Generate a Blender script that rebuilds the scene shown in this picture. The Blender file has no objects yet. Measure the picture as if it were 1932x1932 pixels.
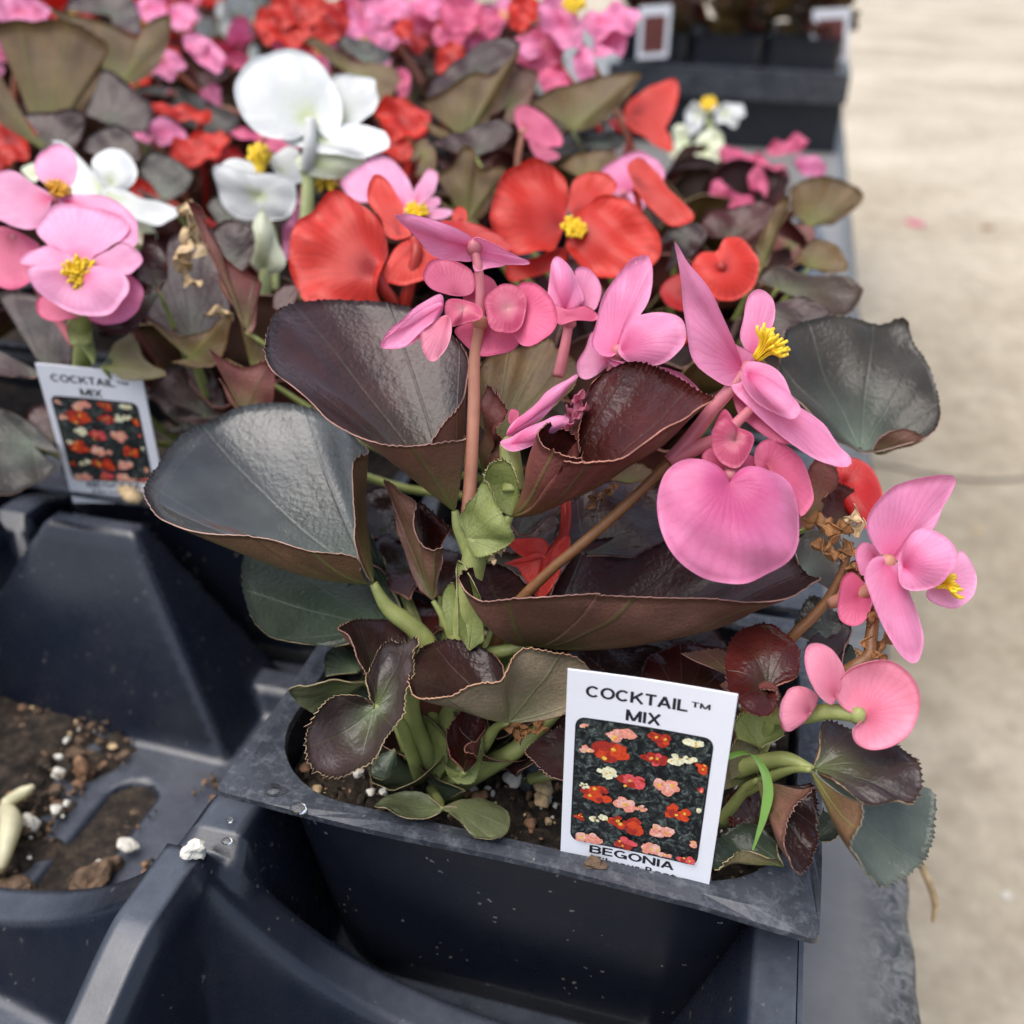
import bpy, math, random
import numpy as np
from mathutils import Vector, Matrix

# ------------------------------------------------------------------ camera, sky, sun, exposure
SC = bpy.context.scene
COL = SC.collection
F, CC, H = 1896.0, 966.0, 0.14624            # focal length and centre in photo units of 1932 across; camera height over the pot rims
_Y = np.array([594., -1096., F]); _Y /= np.linalg.norm(_Y)
_X = -np.array([-8374., -1258., F]); _X /= np.linalg.norm(_X)
_Z = np.cross(_X, _Y); _Z /= np.linalg.norm(_Z)
_Y = np.cross(_Z, _X)
ROT = np.array([_X, _Y, _Z])
cam_d = bpy.data.cameras.new('camera'); cam = bpy.data.objects.new('camera', cam_d); COL.objects.link(cam)
m = np.eye(4); m[:3, 0] = ROT @ [1, 0, 0]; m[:3, 1] = ROT @ [0, -1, 0]; m[:3, 2] = ROT @ [0, 0, -1]; m[:3, 3] = [0, 0, H]
cam.matrix_world = Matrix(m.tolist())
cam_d.sensor_width = 36.0; cam_d.lens = 36.0 * F / 1932.0
cam_d.clip_start = 0.005; cam_d.clip_end = 200
cam_d.dof.use_dof = True; cam_d.dof.focus_distance = 0.182; cam_d.dof.aperture_fstop = 14.5
SC.camera = cam

W = bpy.data.worlds.new('World'); SC.world = W; W.use_nodes = True
wn = W.node_tree; bg = wn.nodes['Background']
sky = wn.nodes.new('ShaderNodeTexSky'); sky.sky_type = 'NISHITA'; sky.sun_disc = False
SUN_EL, SUN_AZ = math.radians(68), math.radians(-130)
sky.sun_elevation = SUN_EL; sky.sun_rotation = SUN_AZ; sky.dust_density = 3.0
hs = wn.nodes.new('ShaderNodeHueSaturation'); hs.inputs['Saturation'].default_value = 0.68
wn.links.new(sky.outputs[0], hs.inputs['Color']); wn.links.new(hs.outputs[0], bg.inputs[0])
bg.inputs[1].default_value = 0.14
sun_d = bpy.data.lights.new('sun', 'SUN'); sun_d.energy = 1.4; sun_d.angle = math.radians(62); sun_d.color = (1, .97, .93)
sun = bpy.data.objects.new('sun', sun_d); COL.objects.link(sun)
sv = Vector((math.sin(SUN_AZ) * math.cos(SUN_EL), math.cos(SUN_AZ) * math.cos(SUN_EL), math.sin(SUN_EL)))
sun.rotation_euler = sv.to_track_quat('Z', 'Y').to_euler(); sun.location = (0, 0, 3)
SC.view_settings.view_transform = 'Standard'; SC.view_settings.look = 'None'
SC.view_settings.exposure = 0.92; SC.view_settings.gamma = 1
SC.render.engine = 'CYCLES'
SC.cycles.max_bounces = 8; SC.cycles.transparent_max_bounces = 6
SC.cycles.use_denoising = True

RNG = random.Random(7)
NP = np.random.RandomState(5)

# ------------------------------------------------------------------ photo geometry helpers
def ray(x, y): return ROT @ np.array([(x - CC) / F, (y - CC) / F, 1.0])
def P(x, y, d): return ray(x, y) * d + np.array([0, 0, H])
def dz(x, y, z): return (z - H) / ray(x, y)[2]
CROPS = {'D': (0, 0, 1932 / .943359), 'R1': (0, 0, 1024), 'R2': (1024, 0, 1024), 'R3': (0, 600, 700), 'R4': (500, 500, 700), 'R5': (1100, 450, 900),
         'R6': (0, 1300, 750), 'R7': (500, 1150, 700), 'R8': (1050, 1250, 998), 'Q1': (0, 1000, 600), 'Q2': (200, 1550, 800),
         'Q4': (0, 0, 600), 'Q5': (500, 0, 600), 'Q6': (900, 0, 500)}
def cv(crop, x, y):
    if crop == 'D': return x, y
    a, b, w = CROPS[crop]
    return .943359 * (a + x * w / 1932), .943359 * (b + y * w / 1932)

# ------------------------------------------------------------------ materials
def mat(name): 
    mt = bpy.data.materials.new(name); mt.use_nodes = True
    nt = mt.node_tree
    return mt, nt, nt.nodes['Principled BSDF']
def nd(nt, t, **kw):
    n = nt.nodes.new(t)
    for k, v in kw.items():
        if k in n.inputs.keys() if isinstance(k, str) else False: n.inputs[k].default_value = v
        else: setattr(n, k, v)
    return n
def ramp(nt, src, stops):
    r = nt.nodes.new('ShaderNodeValToRGB'); e = r.color_ramp.elements
    while len(e) > 1: e.remove(e[0])
    e[0].position = stops[0][0]; e[0].color = (*stops[0][1], 1)
    for p, c in stops[1:]:
        q = e.new(p); q.color = (*c, 1)
    nt.links.new(src, r.inputs[0]); return r
def noise(nt, scale, detail=4, rough=.55, dist=0.0, coord='Object'):
    tc = nt.nodes.new('ShaderNodeTexCoord'); n = nt.nodes.new('ShaderNodeTexNoise')
    n.inputs['Scale'].default_value = scale; n.inputs['Detail'].default_value = detail
    n.inputs['Roughness'].default_value = rough; n.inputs['Distortion'].default_value = dist
    nt.links.new(tc.outputs[coord], n.inputs['Vector']); return n.outputs[0]
def bump(nt, bs, src, strength, dist):
    b = nt.nodes.new('ShaderNodeBump'); b.inputs['Strength'].default_value = strength; b.inputs['Distance'].default_value = dist
    nt.links.new(src, b.inputs['Height']); nt.links.new(b.outputs[0], bs.inputs['Normal']); return b
def mixc(nt, fac, a, b, mode='MIX'):
    mx = nt.nodes.new('ShaderNodeMix'); mx.data_type = 'RGBA'; mx.blend_type = mode
    for s, v in ((0, fac), (6, a), (7, b)):
        if hasattr(v, 'is_linked'): nt.links.new(v, mx.inputs[s])
        else: mx.inputs[s].default_value = (*v, 1) if isinstance(v, tuple) else v
    return mx.outputs[2]
def math_(nt, op, a, b=None, c=None):
    mm = nt.nodes.new('ShaderNodeMath'); mm.operation = op
    for i, v in enumerate((a, b, c)):
        if v is None: continue
        if hasattr(v, 'is_linked'): nt.links.new(v, mm.inputs[i])
        else: mm.inputs[i].default_value = v
    return mm.outputs[0]
def attr(nt, name):
    a = nt.nodes.new('ShaderNodeAttribute'); a.attribute_name = name; return a.outputs['Fac']
def rand(nt):
    return nt.nodes.new('ShaderNodeObjectInfo').outputs['Random']
def vein_mask(nt, nv, w0, w1):
    fr = math_(nt, 'FRACT', math_(nt, 'MULTIPLY', attr(nt, 'ang'), nv))
    d = math_(nt, 'MULTIPLY', math_(nt, 'ABSOLUTE', math_(nt, 'SUBTRACT', fr, .5)), attr(nt, 'rad'))
    mr = nt.nodes.new('ShaderNodeMapRange'); mr.inputs[1].default_value = w0; mr.inputs[2].default_value = w1
    mr.inputs[3].default_value = 1; mr.inputs[4].default_value = 0
    nt.links.new(d, mr.inputs[0]); return mr.outputs[0]
def translucent(nt, bs, colour, fac):
    out = nt.nodes['Material Output']; tr = nt.nodes.new('ShaderNodeBsdfTranslucent'); ms = nt.nodes.new('ShaderNodeMixShader')
    if hasattr(colour, 'is_linked'): nt.links.new(colour, tr.inputs[0])
    else: tr.inputs[0].default_value = (*colour, 1)
    ms.inputs[0].default_value = fac
    nt.links.new(bs.outputs[0], ms.inputs[1]); nt.links.new(tr.outputs[0], ms.inputs[2]); nt.links.new(ms.outputs[0], out.inputs[0])

def leaf_top(name, c0, c1, cb, rough=.34, tr=(.3, .06, .03), wet=None):
    mt, nt, bs = mat(name)
    n1 = noise(nt, 70, 5, .6); n2 = noise(nt, 900, 2)
    c = ramp(nt, n1, [(.3, c0), (.7, c1)]).outputs[0]
    base = math_(nt, 'POWER', math_(nt, 'SUBTRACT', 1.0, attr(nt, 'rad')), 3.0)
    c = mixc(nt, math_(nt, 'MULTIPLY', base, .8), c, cb)
    v = vein_mask(nt, 7, .004, .022)
    c = mixc(nt, math_(nt, 'MULTIPLY', v, .14), c, cb)
    nt.links.new(c, bs.inputs['Base Color'])
    r = math_(nt, 'MULTIPLY_ADD', noise(nt, 160, 3), .22, rough - .11)
    bs.inputs['Specular IOR Level'].default_value = .5 if wet and wet[2] > .4 else .2
    bs.inputs['Coat Weight'].default_value = .40 if wet else .27; bs.inputs['Coat Roughness'].default_value = .26
    wm = None
    if wet:                                     # film of water lying in the hollow of the leaf
        d = math_(nt, 'ABSOLUTE', math_(nt, 'SUBTRACT', math_(nt, 'ADD', attr(nt, 'ang'), math_(nt, 'MULTIPLY_ADD', noise(nt, 150, 3), .09, -.045)), wet[0]))
        wm = math_(nt, 'MULTIPLY', math_(nt, 'LESS_THAN', d, wet[1]), math_(nt, 'GREATER_THAN', math_(nt, 'ADD', attr(nt, 'rad'), math_(nt, 'MULTIPLY_ADD', noise(nt, 200, 3), .2, -.1)), wet[2]))
        wm = math_(nt, 'MULTIPLY', wm, math_(nt, 'LESS_THAN', attr(nt, 'rad'), wet[3]))
        r = math_(nt, 'MULTIPLY', r, math_(nt, 'SUBTRACT', 1.0, math_(nt, 'MULTIPLY', wm, .88)))
    nt.links.new(r, bs.inputs['Roughness'])
    h = math_(nt, 'ADD', math_(nt, 'MULTIPLY', n2, 1.0), math_(nt, 'MULTIPLY', noise(nt, 380, 3, .5), .7))
    vp = nt.nodes.new('ShaderNodeTexVoronoi'); vp.inputs['Scale'].default_value = 620; tcp = nt.nodes.new('ShaderNodeTexCoord'); nt.links.new(tcp.outputs['Object'], vp.inputs['Vector'])
    h = math_(nt, 'ADD', h, math_(nt, 'MULTIPLY', math_(nt, 'MINIMUM', vp.outputs['Distance'], .35), .9))
    h = math_(nt, 'SUBTRACT', h, math_(nt, 'MULTIPLY', v, .5))
    bp = bump(nt, bs, h, .34, .0006); nt.links.new(bp.outputs[0], bs.inputs['Coat Normal'])
    if wm is not None: nt.links.new(math_(nt, 'MULTIPLY_ADD', wm, -.30, .34), bp.inputs['Strength'])
    translucent(nt, bs, tr, .07)
    return mt
def leaf_under(name, c0, c1, cg, tr):
    mt, nt, bs = mat(name)
    c = ramp(nt, noise(nt, 120, 5, .65), [(.32, c0), (.68, c1)]).outputs[0]
    base = math_(nt, 'POWER', math_(nt, 'SUBTRACT', 1.0, attr(nt, 'rad')), 2.2)
    c = mixc(nt, math_(nt, 'MULTIPLY', base, .95), c, cg)
    v = vein_mask(nt, 7, .006, .03)
    c = mixc(nt, math_(nt, 'MULTIPLY', v, .55), c, cg)
    c = mixc(nt, .35, c, ramp(nt, noise(nt, 2500, 2, .7), [(.35, (.02, .015, .01)), (.7, (.42, .3, .22))]).outputs[0], 'OVERLAY')
    nt.links.new(c, bs.inputs['Base Color']); bs.inputs['Roughness'].default_value = .5
    bump(nt, bs, math_(nt, 'ADD', noise(nt, 1500, 3), math_(nt, 'MULTIPLY', v, .8)), .4, .0005)
    translucent(nt, bs, tr, .22)
    return mt
def simple(name, c, rough=.5, var=.25, scale=60, bmp=0, bscale=400, tr=None, metallic=0, spec=.5):
    mt, nt, bs = mat(name)
    lo = tuple(x * (1 - var) for x in c); hi = tuple(min(1, x * (1 + var)) for x in c)
    nt.links.new(ramp(nt, noise(nt, scale, 5, .6), [(.3, lo), (.7, hi)]).outputs[0], bs.inputs['Base Color'])
    bs.inputs['Roughness'].default_value = rough; bs.inputs['Specular IOR Level'].default_value = spec
    if bmp: bump(nt, bs, noise(nt, bscale, 4), .5, bmp)
    if tr: translucent(nt, bs, tr, .3)
    return mt
def petal_mat(name, edge, mid, core, tr, rough=.38, trf=.42, vein=.17):
    mt, nt, bs = mat(name)
    r = attr(nt, 'rad')
    n = noise(nt, 130, 4)
    rr = math_(nt, 'ADD', r, math_(nt, 'MULTIPLY', math_(nt, 'SUBTRACT', n, .5), .35))
    c = ramp(nt, rr, [(.05, core), (.34, mid), (.70, edge), (1.0, tuple(min(.9, x * 1.06 + .03) for x in edge))]).outputs[0]
    w = nt.nodes.new('ShaderNodeTexWave'); 
    fr = math_(nt, 'FRACT', math_(nt, 'ADD', math_(nt, 'MULTIPLY', attr(nt, 'ang'), 26), math_(nt, 'MULTIPLY', noise(nt, 240, 2), 1.1)))
    v = math_(nt, 'POWER', math_(nt, 'MULTIPLY', math_(nt, 'ABSOLUTE', math_(nt, 'SUBTRACT', fr, .5)), 2.0), 3.0)
    v = math_(nt, 'MULTIPLY', v, math_(nt, 'GREATER_THAN', noise(nt, 90, 3), .36))
    c = mixc(nt, math_(nt, 'MULTIPLY', v, vein), c, core)
    c = mixc(nt, .30, c, ramp(nt, noise(nt, 420, 5, .7), [(.3, (.36, .36, .36)), (.7, (.64, .64, .64))]).outputs[0], 'OVERLAY')
    hsv = nt.nodes.new('ShaderNodeHueSaturation')
    nt.links.new(math_(nt, 'MULTIPLY_ADD', rand(nt), .2, .9), hsv.inputs['Value']); nt.links.new(c, hsv.inputs['Color'])
    nt.links.new(hsv.outputs[0], bs.inputs['Base Color']); bs.inputs['Roughness'].default_value = .40
    bs.inputs['Specular IOR Level'].default_value = .45
    bump(nt, bs, math_(nt, 'ADD', math_(nt, 'MULTIPLY', v, -.35), math_(nt, 'ADD', math_(nt, 'MULTIPLY', noise(nt, 3600, 1), .7), noise(nt, 260, 3))), .26, .0004)
    translucent(nt, bs, mixc(nt, .5, hsv.outputs[0], tr), trf)
    return mt

M = {}
M['bronze_top'] = leaf_top('leaf_bronze_top', (.014, .006, .006), (.050, .019, .018), (.07, .085, .05))
M['bronze_un'] = leaf_under('leaf_bronze_under', (.175, .082, .058), (.29, .14, .10), (.16, .19, .05), (.35, .06, .03))
M['bronze_ed'] = simple('leaf_bronze_margin', (.25, .125, .10), .55, .75, 140)
M['wine_top'] = leaf_top('leaf_wine_top', (.022, .004, .004), (.075, .012, .010), (.06, .06, .03), .28, (.5, .04, .02))
M['wine_un'] = leaf_under('leaf_wine_under', (0.162, 0.043, 0.041), (0.270, 0.081, 0.068), (.17, .19, .05), (.5, .06, .04))
M['wine_ed'] = simple('leaf_wine_margin', (.28, .115, .08), .55, .75, 140)
M['green_top'] = leaf_top('leaf_green_top', (.020, .030, .018), (.06, .075, .05), (.14, .19, .10), .36, (.2, .3, .05))
M['green_un'] = leaf_under('leaf_green_under', (0.135, 0.115, 0.054), (0.230, 0.189, 0.095), (.2, .26, .06), (.3, .3, .05))
M['green_ed'] = simple('leaf_green_margin', (.30, .24, .12), .5, .3, 300)
M['slate_top'] = leaf_top('leaf_slate_top', (.018, .015, .012), (.050, .042, .032), (.14, .18, .13), .30, (.2, .2, .05))
M['slate_un'] = leaf_under('leaf_slate_under', (0.162, 0.088, 0.047), (0.257, 0.142, 0.074), (.22, .26, .07), (.3, .2, .05))
M['slate_ed'] = simple('leaf_slate_margin', (.36, .22, .17), .5, .3, 300)
M['wetslate_top'] = leaf_top('leaf_wet_slate_top', (.024, .025, .026), (.065, .068, .064), (.14, .18, .13), .34, (.2, .2, .05), (.40, .085, .45, .93)); M['wetslate_un'] = M['slate_un']; M['wetslate_ed'] = M['slate_ed']
M['wetbronze_top'] = leaf_top('leaf_wet_bronze_top', (.020, .008, .008), (.062, .024, .023), (.07, .085, .05), .34, (.3, .06, .03), (.42, .03, .25, .93)); M['wetbronze_un'] = M['bronze_un']; M['wetbronze_ed'] = M['bronze_ed']
M['moss_top'] = leaf_top('leaf_moss_top', (.07, .08, .035), (.15, .16, .08), (.2, .24, .1), .42, (.3, .35, .08)); M['moss_un'] = leaf_under('leaf_moss_under', (.15, .15, .07), (.24, .23, .12), (.24, .28, .1), (.3, .3, .08)); M['moss_ed'] = simple('leaf_moss_margin', (.28, .22, .12), .5, .4, 300)
M['umber_top'] = leaf_top('leaf_umber_top', (.020, .013, .012), (.058, .037, .035), (.12, .16, .06)); M['umber_un'] = M['bronze_un']; M['umber_ed'] = simple('leaf_umber_margin', (.26, .18, .10), .55, .7, 140)
M['sage_top'] = leaf_top('leaf_sage_top', (.055, .066, .052), (.13, .15, .125), (.2, .24, .17), .34, (.25, .3, .1)); M['sage_un'] = M['slate_un']; M['sage_ed'] = simple('leaf_sage_margin', (.22, .20, .15), .55, .6, 140)
M['olive_top'] = leaf_top('leaf_olive_top', (.022, .011, .007), (.055, .030, .016), (.10, .12, .05), .36, (.3, .15, .03))
M['olive_un'] = leaf_under('leaf_olive_under', (.105, .055, .018), (.20, .115, .035), (.20, .22, .04), (.5, .28, .05))
M['olive_ed'] = simple('leaf_olive_margin', (.36, .25, .12), .5, .3, 300)
M['lime_top'] = leaf_top('leaf_lime_top', (.19, .25, .06), (.33, .40, .13), (.3, .36, .12), .4, (.4, .5, .1))
M['lime_un'] = leaf_under('leaf_lime_under', (.22, .27, .07), (.36, .42, .14), (.3, .36, .12), (.4, .5, .1))
M['lime_ed'] = simple('leaf_lime_margin', (.30, .28, .14), .5, .3, 300)
M['tan_top'] = M['bronze_top']
M['tan_un'] = leaf_under('leaf_tan_under', (0.216, 0.176, 0.115), (0.351, 0.284, 0.189), (.25, .27, .12), (.35, .25, .12))
M['tan_ed'] = simple('leaf_tan_margin', (.38, .2, .12), .5, .3, 300)
M['grass'] = simple('grass_blade', (.17, .33, .06), .4, .2, 200, tr=(.4, .6, .1))
M['pink'] = petal_mat('petal_pink', (.80, .31, .52), (.77, .22, .42), (.68, .10, .26), (.95, .3, .5))
M['heart'] = petal_mat('petal_deep_pink', (.76, .24, .45), (.66, .12, .31), (.60, .10, .26), (.95, .22, .42))
M['rose'] = petal_mat('petal_rose', (.72, .15, .29), (.68, .13, .26), (.55, .08, .16), (.85, .2, .28))
M['lpink'] = petal_mat('petal_light_pink', (.82, .40, .60), (.80, .33, .53), (.74, .09, .24), (.95, .4, .6))
M['salmon'] = petal_mat('petal_salmon', (.78, .29, .40), (.76, .23, .34), (.66, .14, .22), (.9, .3, .4))
M['red'] = petal_mat('petal_red', (.68, .045, .026), (.64, .04, .028), (.36, .006, .007), (1., .07, .03), vein=.36)
M['dred'] = petal_mat('petal_deep_red', (.52, .022, .022), (.5, .02, .02), (.35, .01, .01), (.8, .03, .02))
M['white'] = petal_mat('petal_white', (.66, .67, .67), (.62, .635, .60), (.52, .58, .33), (.8, .82, .75), trf=.25, vein=.18)
M['cream'] = petal_mat('petal_cream', (.72, .74, .58), (.68, .71, .50), (.6, .66, .35), (.8, .85, .5), trf=.3)
M['stamen'] = simple('stamen_yellow', (.85, .55, .02), .45, .25, 700)
M['stamen_o'] = simple('stamen_orange', (.70, .36, .03), .45, .3, 700)
M['stem_green'] = simple('stem_green', (.36, .39, .13), .4, .25, 150, .0003, 900, tr=(.3, .4, .08))
M['stem_brown'] = simple('stem_brown', (.26, .12, .05), .4, .25, 120, .0003, 900, tr=(.4, .2, .06))
M['stem_red'] = simple('stem_red', (.42, .03, .02), .35, .2, 120, tr=(.6, .05, .03))
M['stem_pink'] = simple('stem_pink', (.62, .20, .24), .4, .2, 120, tr=(.8, .3, .3))
M['stem_peach'] = simple('stem_peach', (.58, .27, .18), .4, .2, 120, tr=(.7, .35, .2))
M['stem_pale'] = simple('stem_pale', (.48, .52, .25), .4, .15, 120, tr=(.6, .7, .3))
M['dry'] = simple('dried_brown', (.30, .14, .05), .8, .5, 300, .0006, 900)
M['tandry'] = simple('dried_tan', (.50, .36, .20), .8, .4, 300, .0006, 900)
M['ovary'] = petal_mat('ovary_pink', (.56, .07, .17), (.66, .20, .28), (.72, .38, .38), (.8, .2, .25))

def plastic(name, c, rough, dust, dustc, speck=.0, crust=0., top=0.):
    mt, nt, bs = mat(name)
    n1 = noise(nt, 45, 6, .65); n2 = noise(nt, 260, 4, .7)
    d = math_(nt, 'MULTIPLY', ramp(nt, n1, [(.42, (0, 0, 0)), (.8, (1, 1, 1))]).outputs[0], dust)
    col = mixc(nt, d, c, dustc); ro = math_(nt, 'MULTIPLY_ADD', n2, .22, rough - .11)
    if speck:
        tc = nt.nodes.new('ShaderNodeTexCoord'); nz = nt.nodes.new('ShaderNodeTexNoise'); nz.inputs['Scale'].default_value = 500; nz.inputs['Detail'].default_value = 3
        nt.links.new(tc.outputs['Object'], nz.inputs['Vector'])
        vm = nt.nodes.new('ShaderNodeVectorMath'); vm.operation = 'MULTIPLY_ADD'; vm.inputs[1].default_value = (.0028,) * 3
        nt.links.new(nz.outputs['Color'], vm.inputs[0]); nt.links.new(tc.outputs['Object'], vm.inputs[2])
        vo = nt.nodes.new('ShaderNodeTexVoronoi'); vo.inputs['Scale'].default_value = 330; nt.links.new(vm.outputs[0], vo.inputs['Vector'])
        s = math_(nt, 'MULTIPLY', math_(nt, 'LESS_THAN', vo.outputs['Distance'], .13), math_(nt, 'GREATER_THAN', noise(nt, 90, 3), .54))
        col = mixc(nt, math_(nt, 'MULTIPLY', s, speck), col, (.30, .28, .24))
    if crust:
        ve = nt.nodes.new('ShaderNodeTexVoronoi'); ve.feature = 'DISTANCE_TO_EDGE'; ve.inputs['Scale'].default_value = 260; nt.links.new(vm.outputs[0], ve.inputs['Vector'])
        e = math_(nt, 'MULTIPLY', math_(nt, 'LESS_THAN', ve.outputs['Distance'], .035), math_(nt, 'GREATER_THAN', noise(nt, 140, 4, .6), .50))
        st = ramp(nt, noise(nt, 330, 8, .75), [(.50, (0, 0, 0)), (.66, (1, 1, 1))]).outputs[0]
        k = math_(nt, 'MULTIPLY', math_(nt, 'MAXIMUM', math_(nt, 'MULTIPLY', e, .10), math_(nt, 'MULTIPLY', st, .30)), crust)
        col = mixc(nt, k, col, (.34, .36, .38)); ro = math_(nt, 'ADD', ro, math_(nt, 'MULTIPLY', k, .25))
    if top:                                     # wear and dust on up-facing faces; pale blue tint also paints in highlights
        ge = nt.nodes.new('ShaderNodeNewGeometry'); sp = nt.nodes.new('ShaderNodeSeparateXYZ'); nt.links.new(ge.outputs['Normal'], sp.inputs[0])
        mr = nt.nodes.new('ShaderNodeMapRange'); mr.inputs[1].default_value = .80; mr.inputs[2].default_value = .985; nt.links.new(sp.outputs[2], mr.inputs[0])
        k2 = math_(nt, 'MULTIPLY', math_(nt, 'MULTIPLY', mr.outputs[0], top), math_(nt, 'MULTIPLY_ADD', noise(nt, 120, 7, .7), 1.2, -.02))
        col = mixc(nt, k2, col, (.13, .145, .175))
    nt.links.new(col, bs.inputs['Base Color']); nt.links.new(ro, bs.inputs['Roughness'])
    bump(nt, bs, math_(nt, 'ADD', math_(nt, 'MULTIPLY', n2, .4), noise(nt, 1300, 2)), .10, .0003)
    return mt
M['pot'] = plastic('pot_black_plastic', (.006, .008, .014), .30, .12, (.045, .042, .038), .5)
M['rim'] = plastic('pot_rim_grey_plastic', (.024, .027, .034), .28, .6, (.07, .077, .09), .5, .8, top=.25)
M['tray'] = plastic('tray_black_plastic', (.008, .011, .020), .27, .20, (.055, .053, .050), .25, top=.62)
M['bench'] = plastic('bench_grey_sheet', (.175, .172, .165), .46, .8, (.26, .255, .24), .25)
_nt = M['bench'].node_tree; _bs = _nt.nodes['Principled BSDF']; _l = _bs.inputs['Base Color'].links[0].from_socket
_tc = _nt.nodes.new('ShaderNodeTexCoord'); _sx = _nt.nodes.new('ShaderNodeSeparateXYZ'); _nt.links.new(_tc.outputs['Object'], _sx.inputs[0])
_w = math_(_nt, 'MULTIPLY', math_(_nt, 'MULTIPLY', math_(_nt, 'SUBTRACT', _sx.outputs[0], .641), 95.0), 1.0); _w.node.use_clamp = True      # scuffed, grimy edge
_k = math_(_nt, 'MULTIPLY', _w, ramp(_nt, noise(_nt, 230, 7, .75, 1.5), [(.40, (0, 0, 0)), (.56, (1, 1, 1))]).outputs[0])
_nt.links.new(mixc(_nt, math_(_nt, 'MULTIPLY', _k, .85), _l, (.022, .024, .027)), _bs.inputs['Base Color'])

def soil_mat():
    mt, nt, bs = mat('potting_soil')
    c = ramp(nt, noise(nt, 220, 8, .75), [(.34, (.012, .009, .006)), (.5, (.062, .042, .028)), (.66, (.20, .14, .092))]).outputs[0]
    nt.links.new(c, bs.inputs['Base Color']); bs.inputs['Roughness'].default_value = .85
    bump(nt, bs, noise(nt, 650, 8, .85), 1, .004); return mt
M['soil'] = soil_mat()
M['perlite'] = simple('perlite_white', (.60, .575, .50), .8, .12, 300, .0006, 900)
M['bark'] = simple('bark_chip', (.24, .13, .07), .85, .4, 200, .0008, 600)
M['root'] = simple('pale_root', (.70, .66, .45), .4, .2, 120, tr=(.8, .75, .5))
M['clod'] = simple('soil_clod', (.12, .075, .045), .9, .5, 400, .0015, 700)
M['water'], _nt, _b = mat('water_drop'); _b.inputs['Transmission Weight'].default_value = 1; _b.inputs['Roughness'].default_value = .02; _b.inputs['IOR'].default_value = 1.33

def concrete_mat():
    mt, nt, bs = mat('concrete')
    a = ramp(nt, noise(nt, 1.6, 7, .62), [(.32, (.32, .272, .20)), (.5, (.43, .375, .295)), (.68, (.53, .475, .385))]).outputs[0]
    b = ramp(nt, noise(nt, 22, 6, .7), [(.35, (.36, .33, .28)), (.65, (.62, .60, .56))]).outputs[0]
    c = mixc(nt, .6, a, b, 'OVERLAY')
    c = mixc(nt, .5, c, ramp(nt, noise(nt, 90, 6, .75), [(.3, (.33, .33, .33)), (.7, (.66, .66, .66))]).outputs[0], 'OVERLAY')
    spots = ramp(nt, noise(nt, 9, 4, .6), [(.34, (1, 1, 1)), (.44, (0, 0, 0))]).outputs[0]
    c = mixc(nt, math_(nt, 'MULTIPLY', spots, .28), c, (.25, .21, .16))
    nt.links.new(c, bs.inputs['Base Color']); bs.inputs['Roughness'].default_value = .85
    bump(nt, bs, noise(nt, 40, 8, .7), .5, .01); return mt
M['concrete'] = concrete_mat()
M['crack'] = simple('concrete_crack', (.10, .085, .065), .9, .2, 30)
M['card'] = simple('tag_card', (.78, .785, .83), .35, .015, 200)
M['ink'] = simple('tag_ink', (.012, .012, .018), .5, .1, 200)
def print_mat():
    mt, nt, bs = mat('tag_photo_print')
    n = noise(nt, 700, 4, .7, 1.2)
    c = ramp(nt, n, [(.42, (.008, .009, .010)), (.54, (.03, .035, .033)), (.66, (.13, .16, .15))]).outputs[0]
    nt.links.new(c, bs.inputs['Base Color']); bs.inputs['Roughness'].default_value = .3; return mt
M['print'] = print_mat()
for k, c in (('p_salmon', (.78, .30, .22)), ('p_red', (.60, .06, .018)), ('p_cream', (.78, .74, .50)), ('p_rose', (.68, .09, .10)), ('p_yellow', (.8, .45, .06)), ('p_blush', (.82, .44, .36)), ('p_deep', (.36, .03, .02))):
    M[k] = simple('tag_' + k, c, .35, .3, 1800)

# ------------------------------------------------------------------ mesh helpers
def mk(name, verts, faces, mats, parent=None, mi=None, smooth=True, attrs=None, origin=None, loc=None):
    v = np.asarray(verts, float)
    if origin is not None: v = v - np.asarray(origin)
    me = bpy.data.meshes.new(name); me.from_pydata(v.tolist(), [], [list(map(int, f)) for f in faces])
    for x in (mats if isinstance(mats, (list, tuple)) else [mats]): me.materials.append(M[x])
    if mi is not None: me.polygons.foreach_set('material_index', np.asarray(mi, np.int32))
    if smooth: me.polygons.foreach_set('use_smooth', np.ones(len(me.polygons), bool))
    if attrs:
        for k, a in attrs.items():
            at = me.attributes.new(k, 'FLOAT', 'POINT'); at.data.foreach_set('value', np.asarray(a, np.float32))
    me.update()
    o = bpy.data.objects.new(name, me); COL.objects.link(o)
    if parent is not None: o.parent = parent
    if loc is not None: o.location = loc
    return o
def tag(o, label=None, cat=None, group=None, kind=None):
    if label: o['label'] = label
    if cat: o['category'] = cat
    if group: o['group'] = group
    if kind: o['kind'] = kind
    return o
def empty(name, loc, label, cat, group=None):
    o = bpy.data.objects.new(name, None); COL.objects.link(o); o.location = tuple(map(float, loc)); o.empty_display_size = .01
    return tag(o, label, cat, group)
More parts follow.
